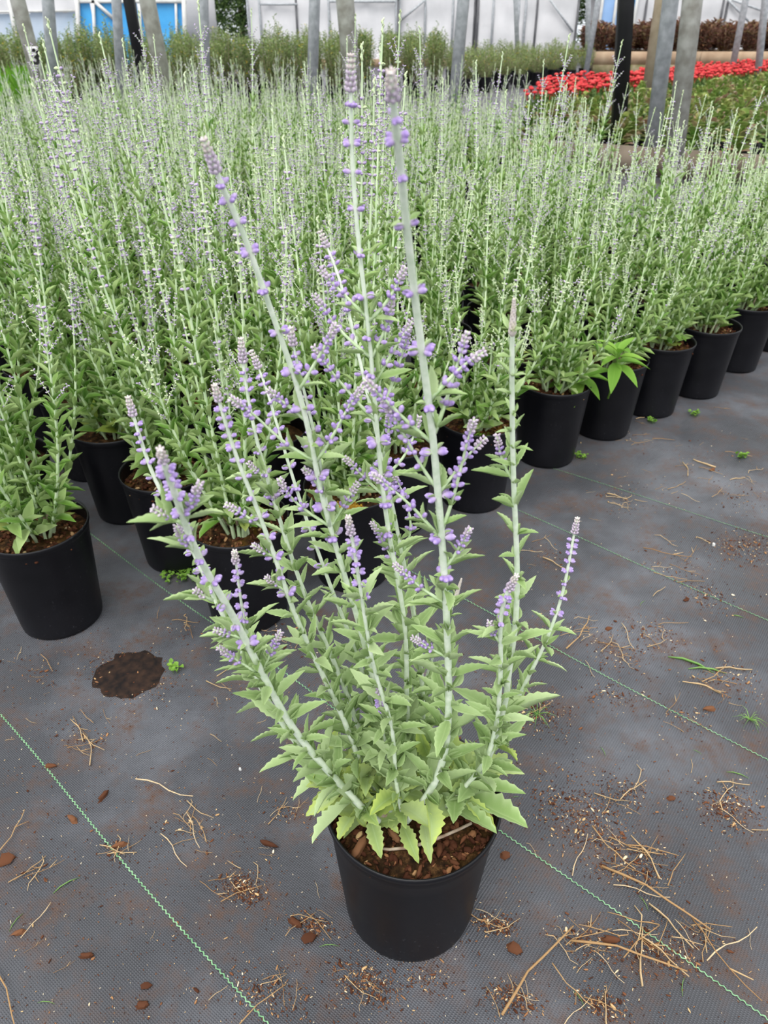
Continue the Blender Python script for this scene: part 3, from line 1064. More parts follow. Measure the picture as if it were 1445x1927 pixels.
# large toothed leaves low in the pot: base -> tip in photo pixels
st_low, _ = None, None
low = empty  # (no object)
base_leaves = [((470, 765), (366, 903), 95), ((545, 806), (600, 985), 88), ((712, 828), (808, 1060), 92), ((825, 810), (860, 1027), 70), ((745, 790), (565, 822), 115),
               ((555, 765), (690, 705), 85), ((830, 695), (643, 650), 105), ((850, 650), (890, 768), 105), ((893, 545), (716, 535), 85), ((940, 470), (985, 548), 80),
               ((880, 790), (820, 868), 85), ((1020, 680), (1207, 862), 92), ((480, 765), (318, 740), 100), ((1130, 545), (1332, 543), 66), ((430, 690), (552, 700), 80),
               ((470, 660), (430, 448), 95), ((885, 540), (755, 400), 95), ((990, 640), (1065, 400), 120), ((665, 640), (806, 618), 66), ((390, 680), (196, 784), 80),
               ((560, 770), (515, 550), 90), ((700, 780), (750, 700), 90), ((620, 700), (560, 600), 80), ((960, 750), (1060, 770), 70), ((1100, 620), (985, 650), 70),
               ((760, 620), (720, 560), 70), ((540, 520), (400, 470), 70), ((600, 480), (470, 560), 70), ((1080, 560), (1020, 470), 75), ((690, 560), (620, 470), 70),
               ((520, 640), (480, 520), 80), ((640, 810), (690, 880), 45), ((470, 790), (530, 850), 70), ((850, 480), (780, 310), 60), ((360, 620), (230, 620), 60)]
for a, c, w in base_leaves:
    A_, B_ = (500 + a[0] / 2.779, 1250 + a[1] / 2.779), (500 + c[0] / 2.779, 1250 + c[1] / 2.779)
    ya = .70 if a[1] > 600 else .73
    p0 = at_y(*A_, ya)
    if p0.z < SOILZ + .02: p0 = at_z(*A_, SOILZ + .02)
    ln = math.hypot(B_[0] - A_[0], B_[1] - A_[1])
    p1 = at_y(*B_, p0.y - .02)
    if c[1] > 800:
        p1 = at_z(*B_, max(.29, p0.z - .01) if c[1] < 950 else .292)
    d = p1 - p0
    if d.length > .072: d = d * (.072 / d.length)
    cv = (cam.location - p0).normalized()
    up = (cv * .6 + Vector((0, 0, 1)) + Vector((RM.uniform(-.3, .3), RM.uniform(-.3, .3), 0))).normalized()
    M = frame(p0 - MAIN, d, up, (d.length, d.length * min(.62, w / 2.779 / max(ln, 1)), d.length))
    leaves.append((1.0, 'B', RM.choice((1, 2, 2, 3)), M, main))
# short woody crown carrying the low leaves
for a, b_ in (((755, 1545, SOILZ), (712, 1530, .30)), ((770, 1540, SOILZ), (790, 1515, .31)), ((765, 1535, SOILZ), (740, 1490, .32)), ((790, 1530, SOILZ), (850, 1500, .31)), ((775, 1530, SOILZ), (790, 1480, .33)), ((760, 1535, SOILZ), (765, 1490, .33))):
    mb = MB()
    tube(mb, [at_z(*a) - MAIN, (at_z(*a) + at_z(*b_)) / 2 - MAIN + Vector((0, 0, .004)), at_z(*b_) - MAIN], [.006, .0055, .005], 8)
    mb.obj('woody_base', WOODY, main, True)

leaves.sort(key=lambda q: -q[0])
rest = MB()
for i, (s_, kd, idx, M, par) in enumerate(leaves):
    if i < 298:
        link('leaf', {'L': LANCE_M, 'B': BROAD_M, 'S': SMALL_M}[kd][idx], par, M)
    else:
        g_ = {'L': LANCE, 'B': BROAD, 'S': SMALL}[kd][idx]
        rest.piece(g_, M, RM.random())
tag(rest.obj('small_leaves', SAGE, main, True), kind='stuff')


# ------------------------------------------------------------------ bed plants
BIG = [1.0]


def bed_stem(rr, tipx, tipy, h, bx, by, purple, leafg, budg, tn, sides=4, dens=1.0, z0=.262):
    """returns (stem MB, list of leaves (M, rnd), bud MB)"""
    top = Vector((tipx, tipy, h))
    b0 = Vector((bx, by, z0))
    bend = Vector((tipx - bx, tipy - by, 0)) * .22
    pts = []
    n = 7
    for i in range(n + 1):
        s = i / n
        p = b0.lerp(top, s) + bend * math.sin(math.pi * s)
        p += Vector((math.sin(s * 5 + bx * 50), math.cos(s * 4 + by * 50), 0)) * .006
        pts.append(p)
    P = Path(pts)
    sm, bm = MB(), MB()
    tube(sm, pts, [.0050 - .0033 * i / n for i in range(n + 1)], sides, cap=False)
    lv = []
    phi = rr.uniform(0, 3)
    d = rr.uniform(.02, .05)
    while d < P.L * .93:
        s = d / P.L
        p, T = P.at(d)
        if s < .72:
            Lf = (.074 - .050 * s) * rr.uniform(.75, 1.2)
            for sd in (0, math.pi):
                rd = radial(T, phi + sd + rr.uniform(-.3, .3))
                a = math.radians(rr.uniform(22, 60) + (18 if s < .2 else 0))
                yl = .6 if (s < .08 and rr.random() < .5) else 0
                lv.append((frame(p, T * math.cos(a) + rd * math.sin(a), T, (Lf, Lf * (.27 if s > .15 else .40), Lf)), rr.random(), yl, Lf))
                if s < .62 and rr.random() < .85 * dens:
                    a = math.radians(rr.uniform(10, 50))
                    rd = radial(T, phi + sd + rr.uniform(-1, 1))
                    lv.append((frame(p, T * math.cos(a) + rd * math.sin(a), T, (Lf * .6, Lf * .2, Lf)), rr.random(), 0, Lf * .6))
        if s > .58 and rr.random() < .30 * dens:
            for sd in (0, math.pi):
                if rr.random() < .75:
                    rd = radial(T, phi + sd)
                    Lb = rr.uniform(.05, .11) * (1.25 - s)*1.6
                    q_ = p + (T * .85 + rd * .6).normalized() * Lb
                    tube(sm, [p, q_], [.0012, .0006], 3, cap=False)
                    k = int(Lb / .009)
                    dr = (q_ - p).normalized()
                    for j in range(k // 3, k + 1):
                        c = p + dr * (Lb * j / k)
                        r3 = radial(dr, rr.uniform(0, 3.1))
                        for e in (1, -1):
                            L = .0058
                            bm.piece(budg, frame(c, r3 * e + dr * .6, dr, (L, L * .62, L * .62)), rr.random() * .6, 0 if rr.random() < purple else .85)
        if s > .76:
            r3 = radial(T, phi)
            for e in (1, -1):
                L = .0068 * BIG[0]
                bm.piece(budg, frame(p, r3 * e + T * .3, T, (L, L * .62, L * .62)), rr.random() * .6, 0 if rr.random() < purple else .85)
                if rr.random() < .6:
                    bm.piece(budg, frame(p, r3 * e + T * .2 + r3.cross(T) * .6, T, (L, L * .6, L * .6)), rr.random() * .6, 0 if rr.random() < purple else .85)
        phi += math.pi / 2 + rr.uniform(-.15, .15)
        d += (.031 if s < .76 else .020 - .010 * (s - .76) / .24) * rr.uniform(.85, 1.15) * (1 if dens > .8 else 1.35)
    p, T = P.at(P.L)
    for j in range(9):
        r3 = radial(T, j * 1.3)
        bm.piece(budg, frame(p - T * .003 * j, T * 1.5 + r3 * .7, T, (.008, .0042, .0042)), rr.random(), .9)
    return sm, lv, bm


def make_bed_plant(seed, level, purple, hmin, hmax, ns, lean=(0, 0)):
    """level 0: every leaf of the outer stems a part; 1: stems as parts; 2: joined"""
    rr = random.Random(seed)
    r = empty('potted_sage')
    link('pot', POTB, r)
    so = link('soil', SOILB[seed % 3], r)
    if level < 1: tag(link('bark_crumbs', CRUMBB[seed % 3], so), kind='stuff')
    budget = 230
    SM, LM, BM = MB(), MB(), MB()
    BIG[0] = (1.45, 1.25, 1.0)[level]
    mb = MB()
    for j in range(5):
        a = rr.uniform(0, 6.28)
        tube(mb, [(.006 * math.cos(a), .006 * math.sin(a), .255), (.03 * math.cos(a), .03 * math.sin(a), .29), (.045 * math.cos(a), .045 * math.sin(a), .33)], [.005, .004, .003], 5)
    if level < 2: mb.obj('woody_base', WOODY, r, True)
    for k in range(ns):
        a = 2 * math.pi * k / ns * 1.0 + rr.uniform(-.35, .35)
        q_ = rr.uniform(.08, .24) if k % 3 else rr.uniform(.0, .10)
        h = hmin + (hmax - hmin) * rr.random() ** 1.7
        sm, lv, bm = bed_stem(rr, q_ * math.cos(a) + lean[0], q_ * math.sin(a) + lean[1], h, .03 * math.cos(a), .03 * math.sin(a), purple, None, BUDL, 0, 4 if level < 2 else 3, 1.0 if level < 2 else .6)
        if level < 2:
            st = sm.obj('stem', STEM_BED, r, True)
            lm = MB()
            for M, rn, yl, Lf in lv:
                if level == 0 and budget > 0 and Lf > .03 and M[1][3] < .06 and rr.random() < .75:
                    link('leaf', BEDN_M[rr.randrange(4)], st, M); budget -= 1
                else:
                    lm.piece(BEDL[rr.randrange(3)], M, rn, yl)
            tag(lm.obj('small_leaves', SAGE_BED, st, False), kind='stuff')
            tag(bm.obj('flower_spike', BUD_BED, st, False), kind='stuff')
        else:
            g_ = sm.geo(); SM.add(*g_)
            for M, rn, yl, Lf in lv: LM.piece(BEDL[rr.randrange(3)], M, rn, yl)
            g_ = bm.geo(); BM.add(*g_)
    if level == 2:
        tag(SM.obj('stems', STEM_BED, r), kind='stuff')
        tag(LM.obj('leaves', SAGE_BED, r), kind='stuff')
        tag(BM.obj('flower_buds', BUD_BED, r), kind='stuff')
    return r


BD, BH = .255, .298
POTB = pot_mesh(BD, BH, 'pot', 40)
SOILB = [soil_mesh(BD, SOILZ - .004, 20 + i) for i in range(3)]
CRUMBB = [soil_crumbs(BD / 2, SOILZ - .004, 260, 30 + i) for i in range(3)]

front = [  # x, y, variant, turn, label
    (-.865, 1.51, 'A', 0.0, 'potted sage at the left end of the front pots, cut by the picture edge'),
    (-.607, 1.785, 'B', 1.3, 'potted sage set back behind a dark gap, second pot from the left'),
    (-.366, 1.535, 'C', 2.0, 'potted sage whose pot of bare bark stands left behind the lone plant'),
    (-.09, 1.70, 'B', 3.9, 'potted sage with orange moss on its soil, half hidden behind the lone plant'),
    (.03, 1.965, 'E', 5.0, 'potted sage in the second rank directly behind the lone plant'),
    (.297, 2.10, 'D', .7, 'potted sage with seedlings in its pot just right of the lone flowering plant'),
    (.592, 2.39, 'E', 2.8, 'potted sage beside the bright green weed, large pot at the corner of the bed'),
    (.85, 2.60, 'D', 4.4, 'potted sage whose pot holds the bright green weed, second along the right edge row'),
    (1.09, 2.79, 'C', 5.9, 'potted sage whose pot stands third along the right edge row'),
    (1.34, 2.97, 'E', .4, 'potted sage with orange moss on its soil, fourth along the right edge row'),
    (1.62, 3.25, 'D', 1.9, 'potted sage whose pot stands fifth along the right edge row'),
    (1.90, 3.50, 'C', 3.3, 'potted sage cut by the right picture edge, last pot of the edge row'),
]
protos = {'A': make_bed_plant(101, 0, .8, .76, 1.42, 14), 'B': make_bed_plant(102, 0, .85, .76, 1.34, 14),
          'E': make_bed_plant(105, 0, .35, .62, 1.08, 14),
          'C': make_bed_plant(103, 0, .45, .64, 1.1, 14), 'D': make_bed_plant(104, 0, .2, .58, 1.04, 14, (.05, -.01))}
used = set()
allpos = []
for x, y, v, rz, lab in front:
    o = protos[v] if v not in used else copy_tree(protos[v])
    used.add(v)
    o.location = (x, y, 0)
    o.rotation_euler = (0, 0, rz if v != 'D' else rz * .1)
    if x < -.5: o.scale = (1, 1, 1)
    tag(o, lab, 'potted plant', 'potted sages along the front edge of the bed')
    allpos.append((x, y))
    if 'moss' in lab or 'seedlings' in lab:
        rr = random.Random(int(x * 1000))
        mb = MB()
        mossy = 'moss' in lab
        for _ in range(220 if mossy else 60):
            a, q_ = rr.uniform(0, 6.28), rr.uniform(0, .045)
            L = rr.uniform(.006, .012)
            pp = Vector((-.01 + q_ * math.cos(a), -.07 + .6 * q_ * math.sin(a), SOILZ + .002 + (.004 if mossy else .012) * rr.random()))
            pp = Matrix.Rotation(-o.rotation_euler[2], 3, 'Z') @ pp
            mb.piece(CHIPS[rr.randrange(8)] if mossy else SMALL[0], frame(pp, Vector((rr.uniform(-1, 1), rr.uniform(-1, 1), .2)), Vector((0, 0, 1)), (L, L * .7, L * .5)), rr.random())
        tag(mb.obj('moss_patch' if mossy else 'seedlings', MOSS if mossy else SEED, o), kind='stuff')

mids = [make_bed_plant(200 + i, 1, p, a, c, 12) for i, (p, a, c) in enumerate(((.9, .76, 1.36), (.6, .70, 1.16), (.35, .62, 1.06), (.15, .60, 1.02)))]
fars = [make_bed_plant(300 + i, 2, p, a, c, 11) for i, (p, a, c) in enumerate(((.8, .64, 1.06), (.6, .62, 1.02), (.4, .58, .96), (.2, .56, .92)))]
usedm = set()
RB = random.Random(77)
av, bv = Vector((.262, .215, 0)), Vector((-.222, .262, 0))
cand = []
for n in range(1, 60):
    for k in range(-45, 60):
        p = Vector((-.607, 1.785, 0)) + av * k + bv * (n - 1)
        if n == 1 and k < -1: continue
        p += Vector((RB.uniform(-.02, .02), RB.uniform(-.02, .02), 0))
        t = p.y * CP + .3
        if abs(p.x) > .525 * t + .45: continue
        if p.y < 1.45 or edge_dist(p.x, p.y) > -.6 or p.y > 10.5: continue
        fd = (p.x + .366) * -.64 + (p.y - 1.535) * .77          # depth behind the front line of pots
        pxc = 722.5 + F * p.x / t
        if pxc > 980 and fd > 3.6 - 2.3 * min(1, (pxc - 980) / 200): continue
        if p.y < 1.62 and p.x < -.7: continue
        if min((p.x - a) ** 2 + (p.y - c) ** 2 for a, c in allpos) < .225 ** 2: continue
        if p.x < -4.2 and p.y > 9: continue
        cand.append(p)
        allpos.append((p.x, p.y))
cand.sort(key=lambda q: q.length)
print('bed candidates', len(cand))
nmid = 34
if len(cand) > 288:
    # keep the near plants whole and thin out the far ones evenly
    head, tail = cand[:150], cand[150:]
    st_ = len(tail) / (288 - 150)
    cand = head + [tail[int(i * st_)] for i in range(288 - 150)]
for i, p in enumerate(cand):
    lvl = mids if i < nmid else fars
    lean = p.x / max(1.0, p.y)
    w = [max(.05, .9 - lean * 1.5), .7, max(.1, .45 + lean), max(.05, .2 + lean * 1.8)]
    j = RB.choices(range(4), w)[0]
    src = lvl[j]
    key = (id(lvl), j)
    o = src if key not in usedm else copy_tree(src)
    usedm.add(key)
    o.location = (p.x, p.y, 0)
    o.rotation_euler = (0, 0, RB.uniform(0, 6.28))
    s_ = RB.uniform(.94, 1.06)
    o.scale = (1, 1, s_)
    pc = 722.5 + F * p.x / (p.y * CP + .3)
    col_ = ('at the left side of the bed', 'left of the lone flowering plant', 'behind the lone flowering plant', 'right of the lone plant', 'by the right edge row')[sum(pc > v_ for v_ in (250, 560, 830, 1080))]
    if i < nmid:
        tag(o, 'tall sage in the second ranks ' + col_, 'potted plant', 'sages in the near ranks ' + col_)
    else:
        dep = ('middle ranks', 'rear ranks', 'last ranks by the edging')[sum(p.y > v_ for v_ in (4.2, 6.4))]
        tag(o, 'sage packed in the ' + dep + ' ' + col_, 'potted plant', 'sages of the ' + dep + ' ' + col_)
for lvl in (mids, fars):      # drop prototypes that found no place
    for j, src in enumerate(lvl):
        if (id(lvl), j) not in usedm:
            for ch in KIDS.get(src.name, []):
                for c2 in KIDS.get(ch.name, []): bpy.data.objects.remove(c2)
                bpy.data.objects.remove(ch)
            bpy.data.objects.remove(src)


# ------------------------------------------------------------------ other nursery stock
def shrub_leaves(rr, r, h, shoots, z0, leafL, step, spread, upr=.5, ragged=.15):
    mb, sm = MB(), MB()
    for k in range(shoots):
        a = rr.uniform(0, 6.28)
        q_ = spread * math.sqrt(rr.random())
        tip = Vector((q_ * math.cos(a), q_ * math.sin(a), h * (1 - .25 * (q_ / spread) ** 2) * rr.uniform(1 - ragged, 1)))
        b0 = Vector((tip.x * .25, tip.y * .25, z0))
        tube(sm, [b0, b0.lerp(tip, .5) + Vector((tip.x, tip.y, 0)) * .15, tip], [.004, .003, .0015], 3, cap=False)
        P = Path([b0, b0.lerp(tip, .5) + Vector((tip.x, tip.y, 0)) * .15, tip])
        d = .1 * P.L
        while d < P.L:
            p, T = P.at(d)
            rd = radial(T, rr.uniform(0, 6.28))
            L = leafL * rr.uniform(.7, 1.3)
            mb.piece(BEDL[rr.randrange(3)], frame(p, T * upr + rd, T, (L, L * .36, L)), rr.random(), 1 if rr.random() < .02 else 0)
            d += step
    return mb, sm


GREEN = leaf_mat('shrub_leaf', [(0, (.12, .20, .05)), (.5, (.22, .32, .10)), (1, (.36, .46, .18))], (.36, .46, .18), (.6, .5, .05), .2, .3)
GREEND = leaf_mat('shrub_leaf_dark', [(0, (.06, .13, .03)), (1, (.2, .3, .09))], (.2, .3, .09), (.6, .5, .05), .1, .25)
RUST = leaf_mat('rust_leaf', [(0, (.10, .045, .04)), (.5, (.22, .10, .07)), (.75, (.20, .17, .06)), (1, (.34, .17, .12))], (.3, .15, .1), (.4, .2, .1), .2, .25)
GRASSY = leaf_mat('fresh_green_blade', [(0, (.14, .38, .03)), (1, (.30, .58, .07))], (.3, .6, .1), (.5, .5, .1), .2, .3)
TREEM = leaf_mat('tree_leaf', [(0, (.02, .05, .015)), (.6, (.06, .12, .03)), (1, (.16, .24, .06))], (.12, .2, .05), (.3, .3, .1), .1, .2)
SUCC = leaf_mat('succulent_leaf', [(0, (.13, .32, .04)), (.4, (.25, .45, .08)), (.7, (.42, .54, .13)), (.84, (.48, .46, .20)), (1, (.60, .34, .26))], (.55, .26, .20), (.7, .6, .15), .16, .2, True, .45)
REDF = masked('red_flower', [(0, (.34, .010, .015)), (.6, (.52, .03, .035)), (1, (.62, .08, .07))], .6, .2)


def shrub(seed, mat, h, spread, shoots, leafL, step, pot=True, name='leafy_shrub'):
    rr = random.Random(seed)
    r = empty(name)
    if pot:
        link('pot', POTB2, r)
    mb, sm = shrub_leaves(rr, 0, h, shoots, .25 if pot else .02, leafL, step, spread)
    tag(mb.obj('foliage', mat, r), kind='stuff')
    tag(sm.obj('twigs', WOODY, r), kind='stuff')
    return r


POTB2 = pot_mesh(.30, .30, 'pot', 20)


def scatter(protos_, pts, label, group, cat, rng, smin=.9, smax=1.1):
    for i, (x, y, z) in enumerate(pts):
        j = i if i < len(protos_) else rng.randrange(len(protos_))
        o = protos_[j] if i < len(protos_) else copy_tree(protos_[j])
        o.location = (x, y, z)
        o.rotation_euler = (0, 0, rng.uniform(0, 6.28))
        s_ = rng.uniform(smin, smax)
        o.scale = (s_, s_, s_)
        tag(o, label, cat, group)


RS = random.Random(9)
# green shrubs: a block whose near edge runs from the left past the middle to the right
pl = [(-9.5, 15.2), (-5.5, 14.6), (-1.3, 16.3), (2.2, 19.4), (5.6, 23.6)]


def front_y(x):
    for (x0, y0), (x1, y1) in zip(pl, pl[1:]):
        if x0 <= x <= x1: return y0 + (y1 - y0) * (x - x0) / (x1 - x0)
    return pl[0][1] if x < pl[0][0] else pl[-1][1]


pts = []
for row in range(7):
    x = -9.6
    while x < 5.7 - row * .12:
        if row < 2 or row % 2 == 0:
            pts.append((x + RS.uniform(-.08, .08), front_y(x) + row * .5 + RS.uniform(-.08, .08), 0))
        x += .54
pts = [p for p in pts if abs(p[0]) < .55 * (p[1] * CP + .5)]
print('shrubs', len(pts))
bp = [shrub(400 + i, GREEN if i != 2 else GREEND, (1.30, 1.2, 1.12, 1.25)[i], .25, 34, .055, .028) for i in range(4)]
lo = [p for p in pts if p[0] > 1.5]
hi = [p for p in pts if p[0] <= 1.5]
scatter(bp, hi, 'loose green leafy shrub in a black pot, in the rows beyond the edging board', 'green shrubs in rows beyond the edging board', 'shrub', RS, .95, 1.12)
bl = [shrub(410 + i, GREEN, .95, .27, 30, .05, .028) for i in range(2)]
scatter(bl, lo, 'lower green shrub in a black pot, at the right end of the shrub rows', 'low green shrubs at the right end of the rows', 'shrub', RS)

# fresh green grassy plants at the far left, just in front of the edging
gp = []
for i in range(2):
    rr = random.Random(500 + i)
    r = empty('grassy_plant')
    link('pot', POTB2, r)
    mb = MB()
    for k in range(130):
        a = rr.uniform(0, 6.28); q_ = rr.uniform(.02, .22)
        b0 = Vector((q_ * .3 * math.cos(a), q_ * .3 * math.sin(a), .26))
        tip = Vector((q_ * math.cos(a), q_ * math.sin(a), rr.uniform(.5, .85)))
        d = tip - b0
        mb.piece(BEDL[rr.randrange(3)], frame(b0, d, Vector((0, 0, 1)), (d.length, .016, d.length * .5)), rr.random(), 0)
    tag(mb.obj('blades', GRASSY, r), kind='stuff')
    gp.append(r)
pts = []
for i in range(34):
    c = at_z(RS.uniform(-20, 90), RS.uniform(205, 245), .3)
    if edge_dist(c.x, c.y) < -.2 and all((c.x - q[0]) ** 2 + (c.y - q[1]) ** 2 > .09 for q in pts): pts.append((c.x, c.y, 0))
scatter(gp, pts, 'bright green grassy plant in front of the edging board beyond the sage', 'bright grassy plants at the far left', 'plant', RS)

# raised timber bed with red-brown foliage
bed = empty('raised_bed', (12.0, 25.6, 0))
tag(bed, 'raised bed of two stacked timber boards holding red-brown plants', 'planter')
for z, m_, y_ in ((.17, MOSSY, 0), (.49, TIMBER2, .03)):
    xx = -6.1
    while xx < 8:
        mb = MB(); box(mb, (xx + 1.5, y_ - 1.2, z), (2.98, .08, .32)); mb.obj('board', m_, bed); xx += 3.0
for xx in (-6.1, -1.0, 3.2, 7.4):
    mb = MB(); box(mb, (xx, -1.1, .34), (.09, .09, .7)); mb.obj('corner_post', TIMBER, bed)
mb = MB(); box(mb, (1.4, .65, .55), (14.9, 3.5, .12)); mb.obj('bed_soil', SOIL, bed)
rp = [shrub(600 + i, RUST, .74, .27, 40, .12, .035, False, 'red_brown_shrub') for i in range(4)]
pts = [(12 + xx + RS.uniform(-.08, .08), 24.85 + row * .62, .60) for row in range(4) for xx in np.arange(-5.8, 6.5, .72)]
scatter(rp, pts, 'bushy red-brown leaved plant in the raised timber bed', 'red-brown plants in the raised bed', 'shrub', RS, .9, 1.15)

# succulents with round pink-edged leaves
def paddle(seed):
    rr = random.Random(seed)
    v, m = [], []
    ring = [(0, .10), (.25, .24), (.55, .46), (.8, .44), (.95, .26), (1.0, .0)]
    for zz in (.035, -.035):
        for s, w in ring:
            for e in (1, -1):
                v.append((s, e * w, .28 * w * w * 2 - .12 * s * s + zz * (1 - s * .6)))
                m.append((1 if w > .2 and s > .3 else .3, .5, 0))
        for s in (.1, .4, .7): v.append((s, 0, -.10 * s * s + zz)); m.append((0, .5, 0))
    mb = MB()
    q = [[2 * i, 2 * i + 1, 2 * i + 3, 2 * i + 2] for i in range(5)]
    k = len(v) // 2
    q2 = [[k + a for a in reversed(f_)] for f_ in q]
    rim = []
    for i in range(5):
        for e in (0, 1): rim.append([2 * i + e, 2 * i + 2 + e, k + 2 * i + 2 + e, k + 2 * i + e])
    mb.add(v, m, q=q + q2 + rim)
    return mb.geo()


PAD = paddle(1)
PAD_M = [geo_mesh('leaf', (PAD[0], PAD[1] * np.array([1, 0, 0]) + np.array([0, r_, 0]), PAD[2], PAD[3]), SUCC, True) for r_ in (.1, .3, .5, .7, .9)]
POTS = pot_mesh(.20, .17, 'pot', 16)


def succulent(seed, parts):
    rr = random.Random(seed)
    r = empty('succulent_plant')
    link('pot', POTS, r)
    mb = MB()
    n = 30
    tube(mb, [(0, 0, .10), (0, 0, .40)], [.02, .012], 6); mb.obj('stem', SUCC, r)
    mb = MB()
    for k in range(n):
        a = k * 2.4 + rr.uniform(-.2, .2)
        s = k / n
        el = math.radians(15 + 60 * s + rr.uniform(-8, 8))
        d = Vector((math.cos(a) * math.cos(el), math.sin(a) * math.cos(el), math.sin(el)))
        L = (.125 - .05 * s) * rr.uniform(.85, 1.1)
        M = frame(Vector((0, 0, .15 + .24 * s)) + d * .015, d, Vector((0, 0, 1)), (L, L * .85, L))
        if parts: link('leaf', PAD_M[rr.randrange(5)], r, M)
        else: mb.piece(PAD, M, rr.random())
    if not parts: tag(mb.obj('leaves', SUCC, r, True), kind='stuff')
    return r


pts = []
for i in range(24):
    for j in range(34):
        p = EDGE0 + EDGE_D * (-1.6 + i * .39) + EDGE_N * (.34 + j * .39) + Vector((RS.uniform(-.03, .03), RS.uniform(-.03, .03), 0))
        t = p.y * CP + .5
        px_ = 722.5 + F * p.x / t
        if px_ < 985 or px_ > 1500: continue
        if (p.x - 2.3) * -.726 + (p.y - 12.9) * .688 > -1.3: continue
        pts.append((p.x, p.y, 0))
pts.sort(key=lambda q: q[0] ** 2 + q[1] ** 2)
print('succulents', len(pts))
near, far_ = pts[:26], pts[26:290]
scatter([succulent(700 + i, True) for i in range(3)], near, 'succulent with round pink-tinged leaves in the rank right behind the edging board', 'succulents in the near ranks behind the edging', 'succulent', RS, 1.1, 1.35)
scatter([succulent(710 + i, False) for i in range(4)], far_, 'green and pink succulent further back between the edging and the red flowers', 'succulents filling the far ranks', 'succulent', RS, 1.1, 1.35)


def redplant(seed):
    rr = random.Random(seed)
    r = empty('red_flowering_plant')
    link('pot', POTS, r)
    mb, sm = shrub_leaves(rr, 0, .34, 16, .14, .06, .03, .15)
    tag(mb.obj('foliage', GREEND, r), kind='stuff')
    for k in range(5):
        a = k * 1.45 + rr.uniform(-.3, .3); q_ = 0 if k == 0 else rr.uniform(.09, .16)
        fm = MB()
        prof = [(.0, .020), (.020, .016), (.032, .0), (.026, -.008), (.008, -.012), (.004, -.07)]
        lathe(fm, prof, 10, (0, rr.random(), 0))
        fm.obj('flower_head', REDF, r, True, Matrix.Translation((q_ * math.cos(a), q_ * math.sin(a), .37 + rr.uniform(-.02, .03))))
    return r


pts = []
a0, a1 = Vector((2.25, 12.6, 0)), Vector((9.5, 20.3, 0))
dd = (a1 - a0).normalized()
nn = Vector((-dd.y, dd.x, 0))
for i in range(27):
    for j in range(8):
        p = a0 + dd * (i * .40) + Vector((.14, .48, 0)) * j + Vector((RS.uniform(-.04, .04), RS.uniform(-.04, .04), 0))
        pts.append((p.x, p.y, 0))
scatter([redplant(800 + i) for i in range(3)], pts, 'small potted plant with flat red flower heads between succulents and raised bed', 'red flowering plants in the band behind the succulents', 'plant', RS, 1.15, 1.35)


# trees in the gaps behind
def tree(x, y, h, w, label, seed):
    rr = random.Random(seed)
    r = empty('tree', (x, y, 0))
    tag(r, label, 'tree')
    mb = MB()
    tube(mb, [(0, 0, 0), (.05, 0, h * .4), (0, .1, h * .7)], [.16, .12, .06], 8); mb.obj('trunk', WOODY, r, True)
    mb = MB()
    cl = [(rr.gauss(0, w * .38), rr.gauss(0, w * .25), rr.uniform(.25, h), rr.uniform(.35, .8)) for _ in range(30)]
    for _ in range(8000):
        c = rr.choice(cl)
        d = Vector((rr.gauss(0, 1), rr.gauss(0, 1), rr.gauss(0, 1))).normalized()
        p = Vector(c[:3]) + d * c[3] * rr.uniform(.7, 1)
        if p.z < .05: continue
        L = rr.uniform(.09, .18)
        mb.piece(BEDL[rr.randrange(3)], frame(p, Vector((rr.gauss(0, 1), rr.gauss(0, 1), rr.gauss(0, .6))), d, (L, L * .5, L)), rr.random(), 0)
    tag(mb.obj('crown', TREEM, r), kind='stuff')


tree(X(385) * 1.32, YT + 10, 4.4, 2.6, 'dark leafy tree between the blue greenhouse and the white tunnel', 1)
tree(X(455) * 1.45, YT + 14, 3.8, 1.9, 'smaller dark tree against the left end of the white tunnel', 2)
tree(X(1105) * 1.32, YT + 10, 4.4, 2.0, 'dark tree seen through the gap right of the white tunnel', 3)
tree(X(345) * 1.5, YT + 15, 5.5, 3.0, 'dark tree partly behind the blue panelled greenhouse', 4)

# ------------------------------------------------------------------ bright green weed in the pot at the corner
def weed(x, y, z, leaves_, label, stemh=.12, name='weed'):
    r = empty(name, (x, y, z))
    tag(r, label, 'weed')
    mb = MB(); tube(mb, [(0, 0, 0), (.01, -.01, stemh * .5), (.0, -.02, stemh)], [.0035, .003, .002], 6); mb.obj('stem', SEED, r, True)
    for k, (a, el, L, hh) in enumerate(leaves_):
        d = Vector((math.cos(a) * math.cos(el), math.sin(a) * math.cos(el), math.sin(el)))
        link('leaf', SEEDL, r, frame(Vector((0, -.02 * hh, stemh * hh)), d, Vector((0, 0, 1)), (L, L * .36, L)))
    return r


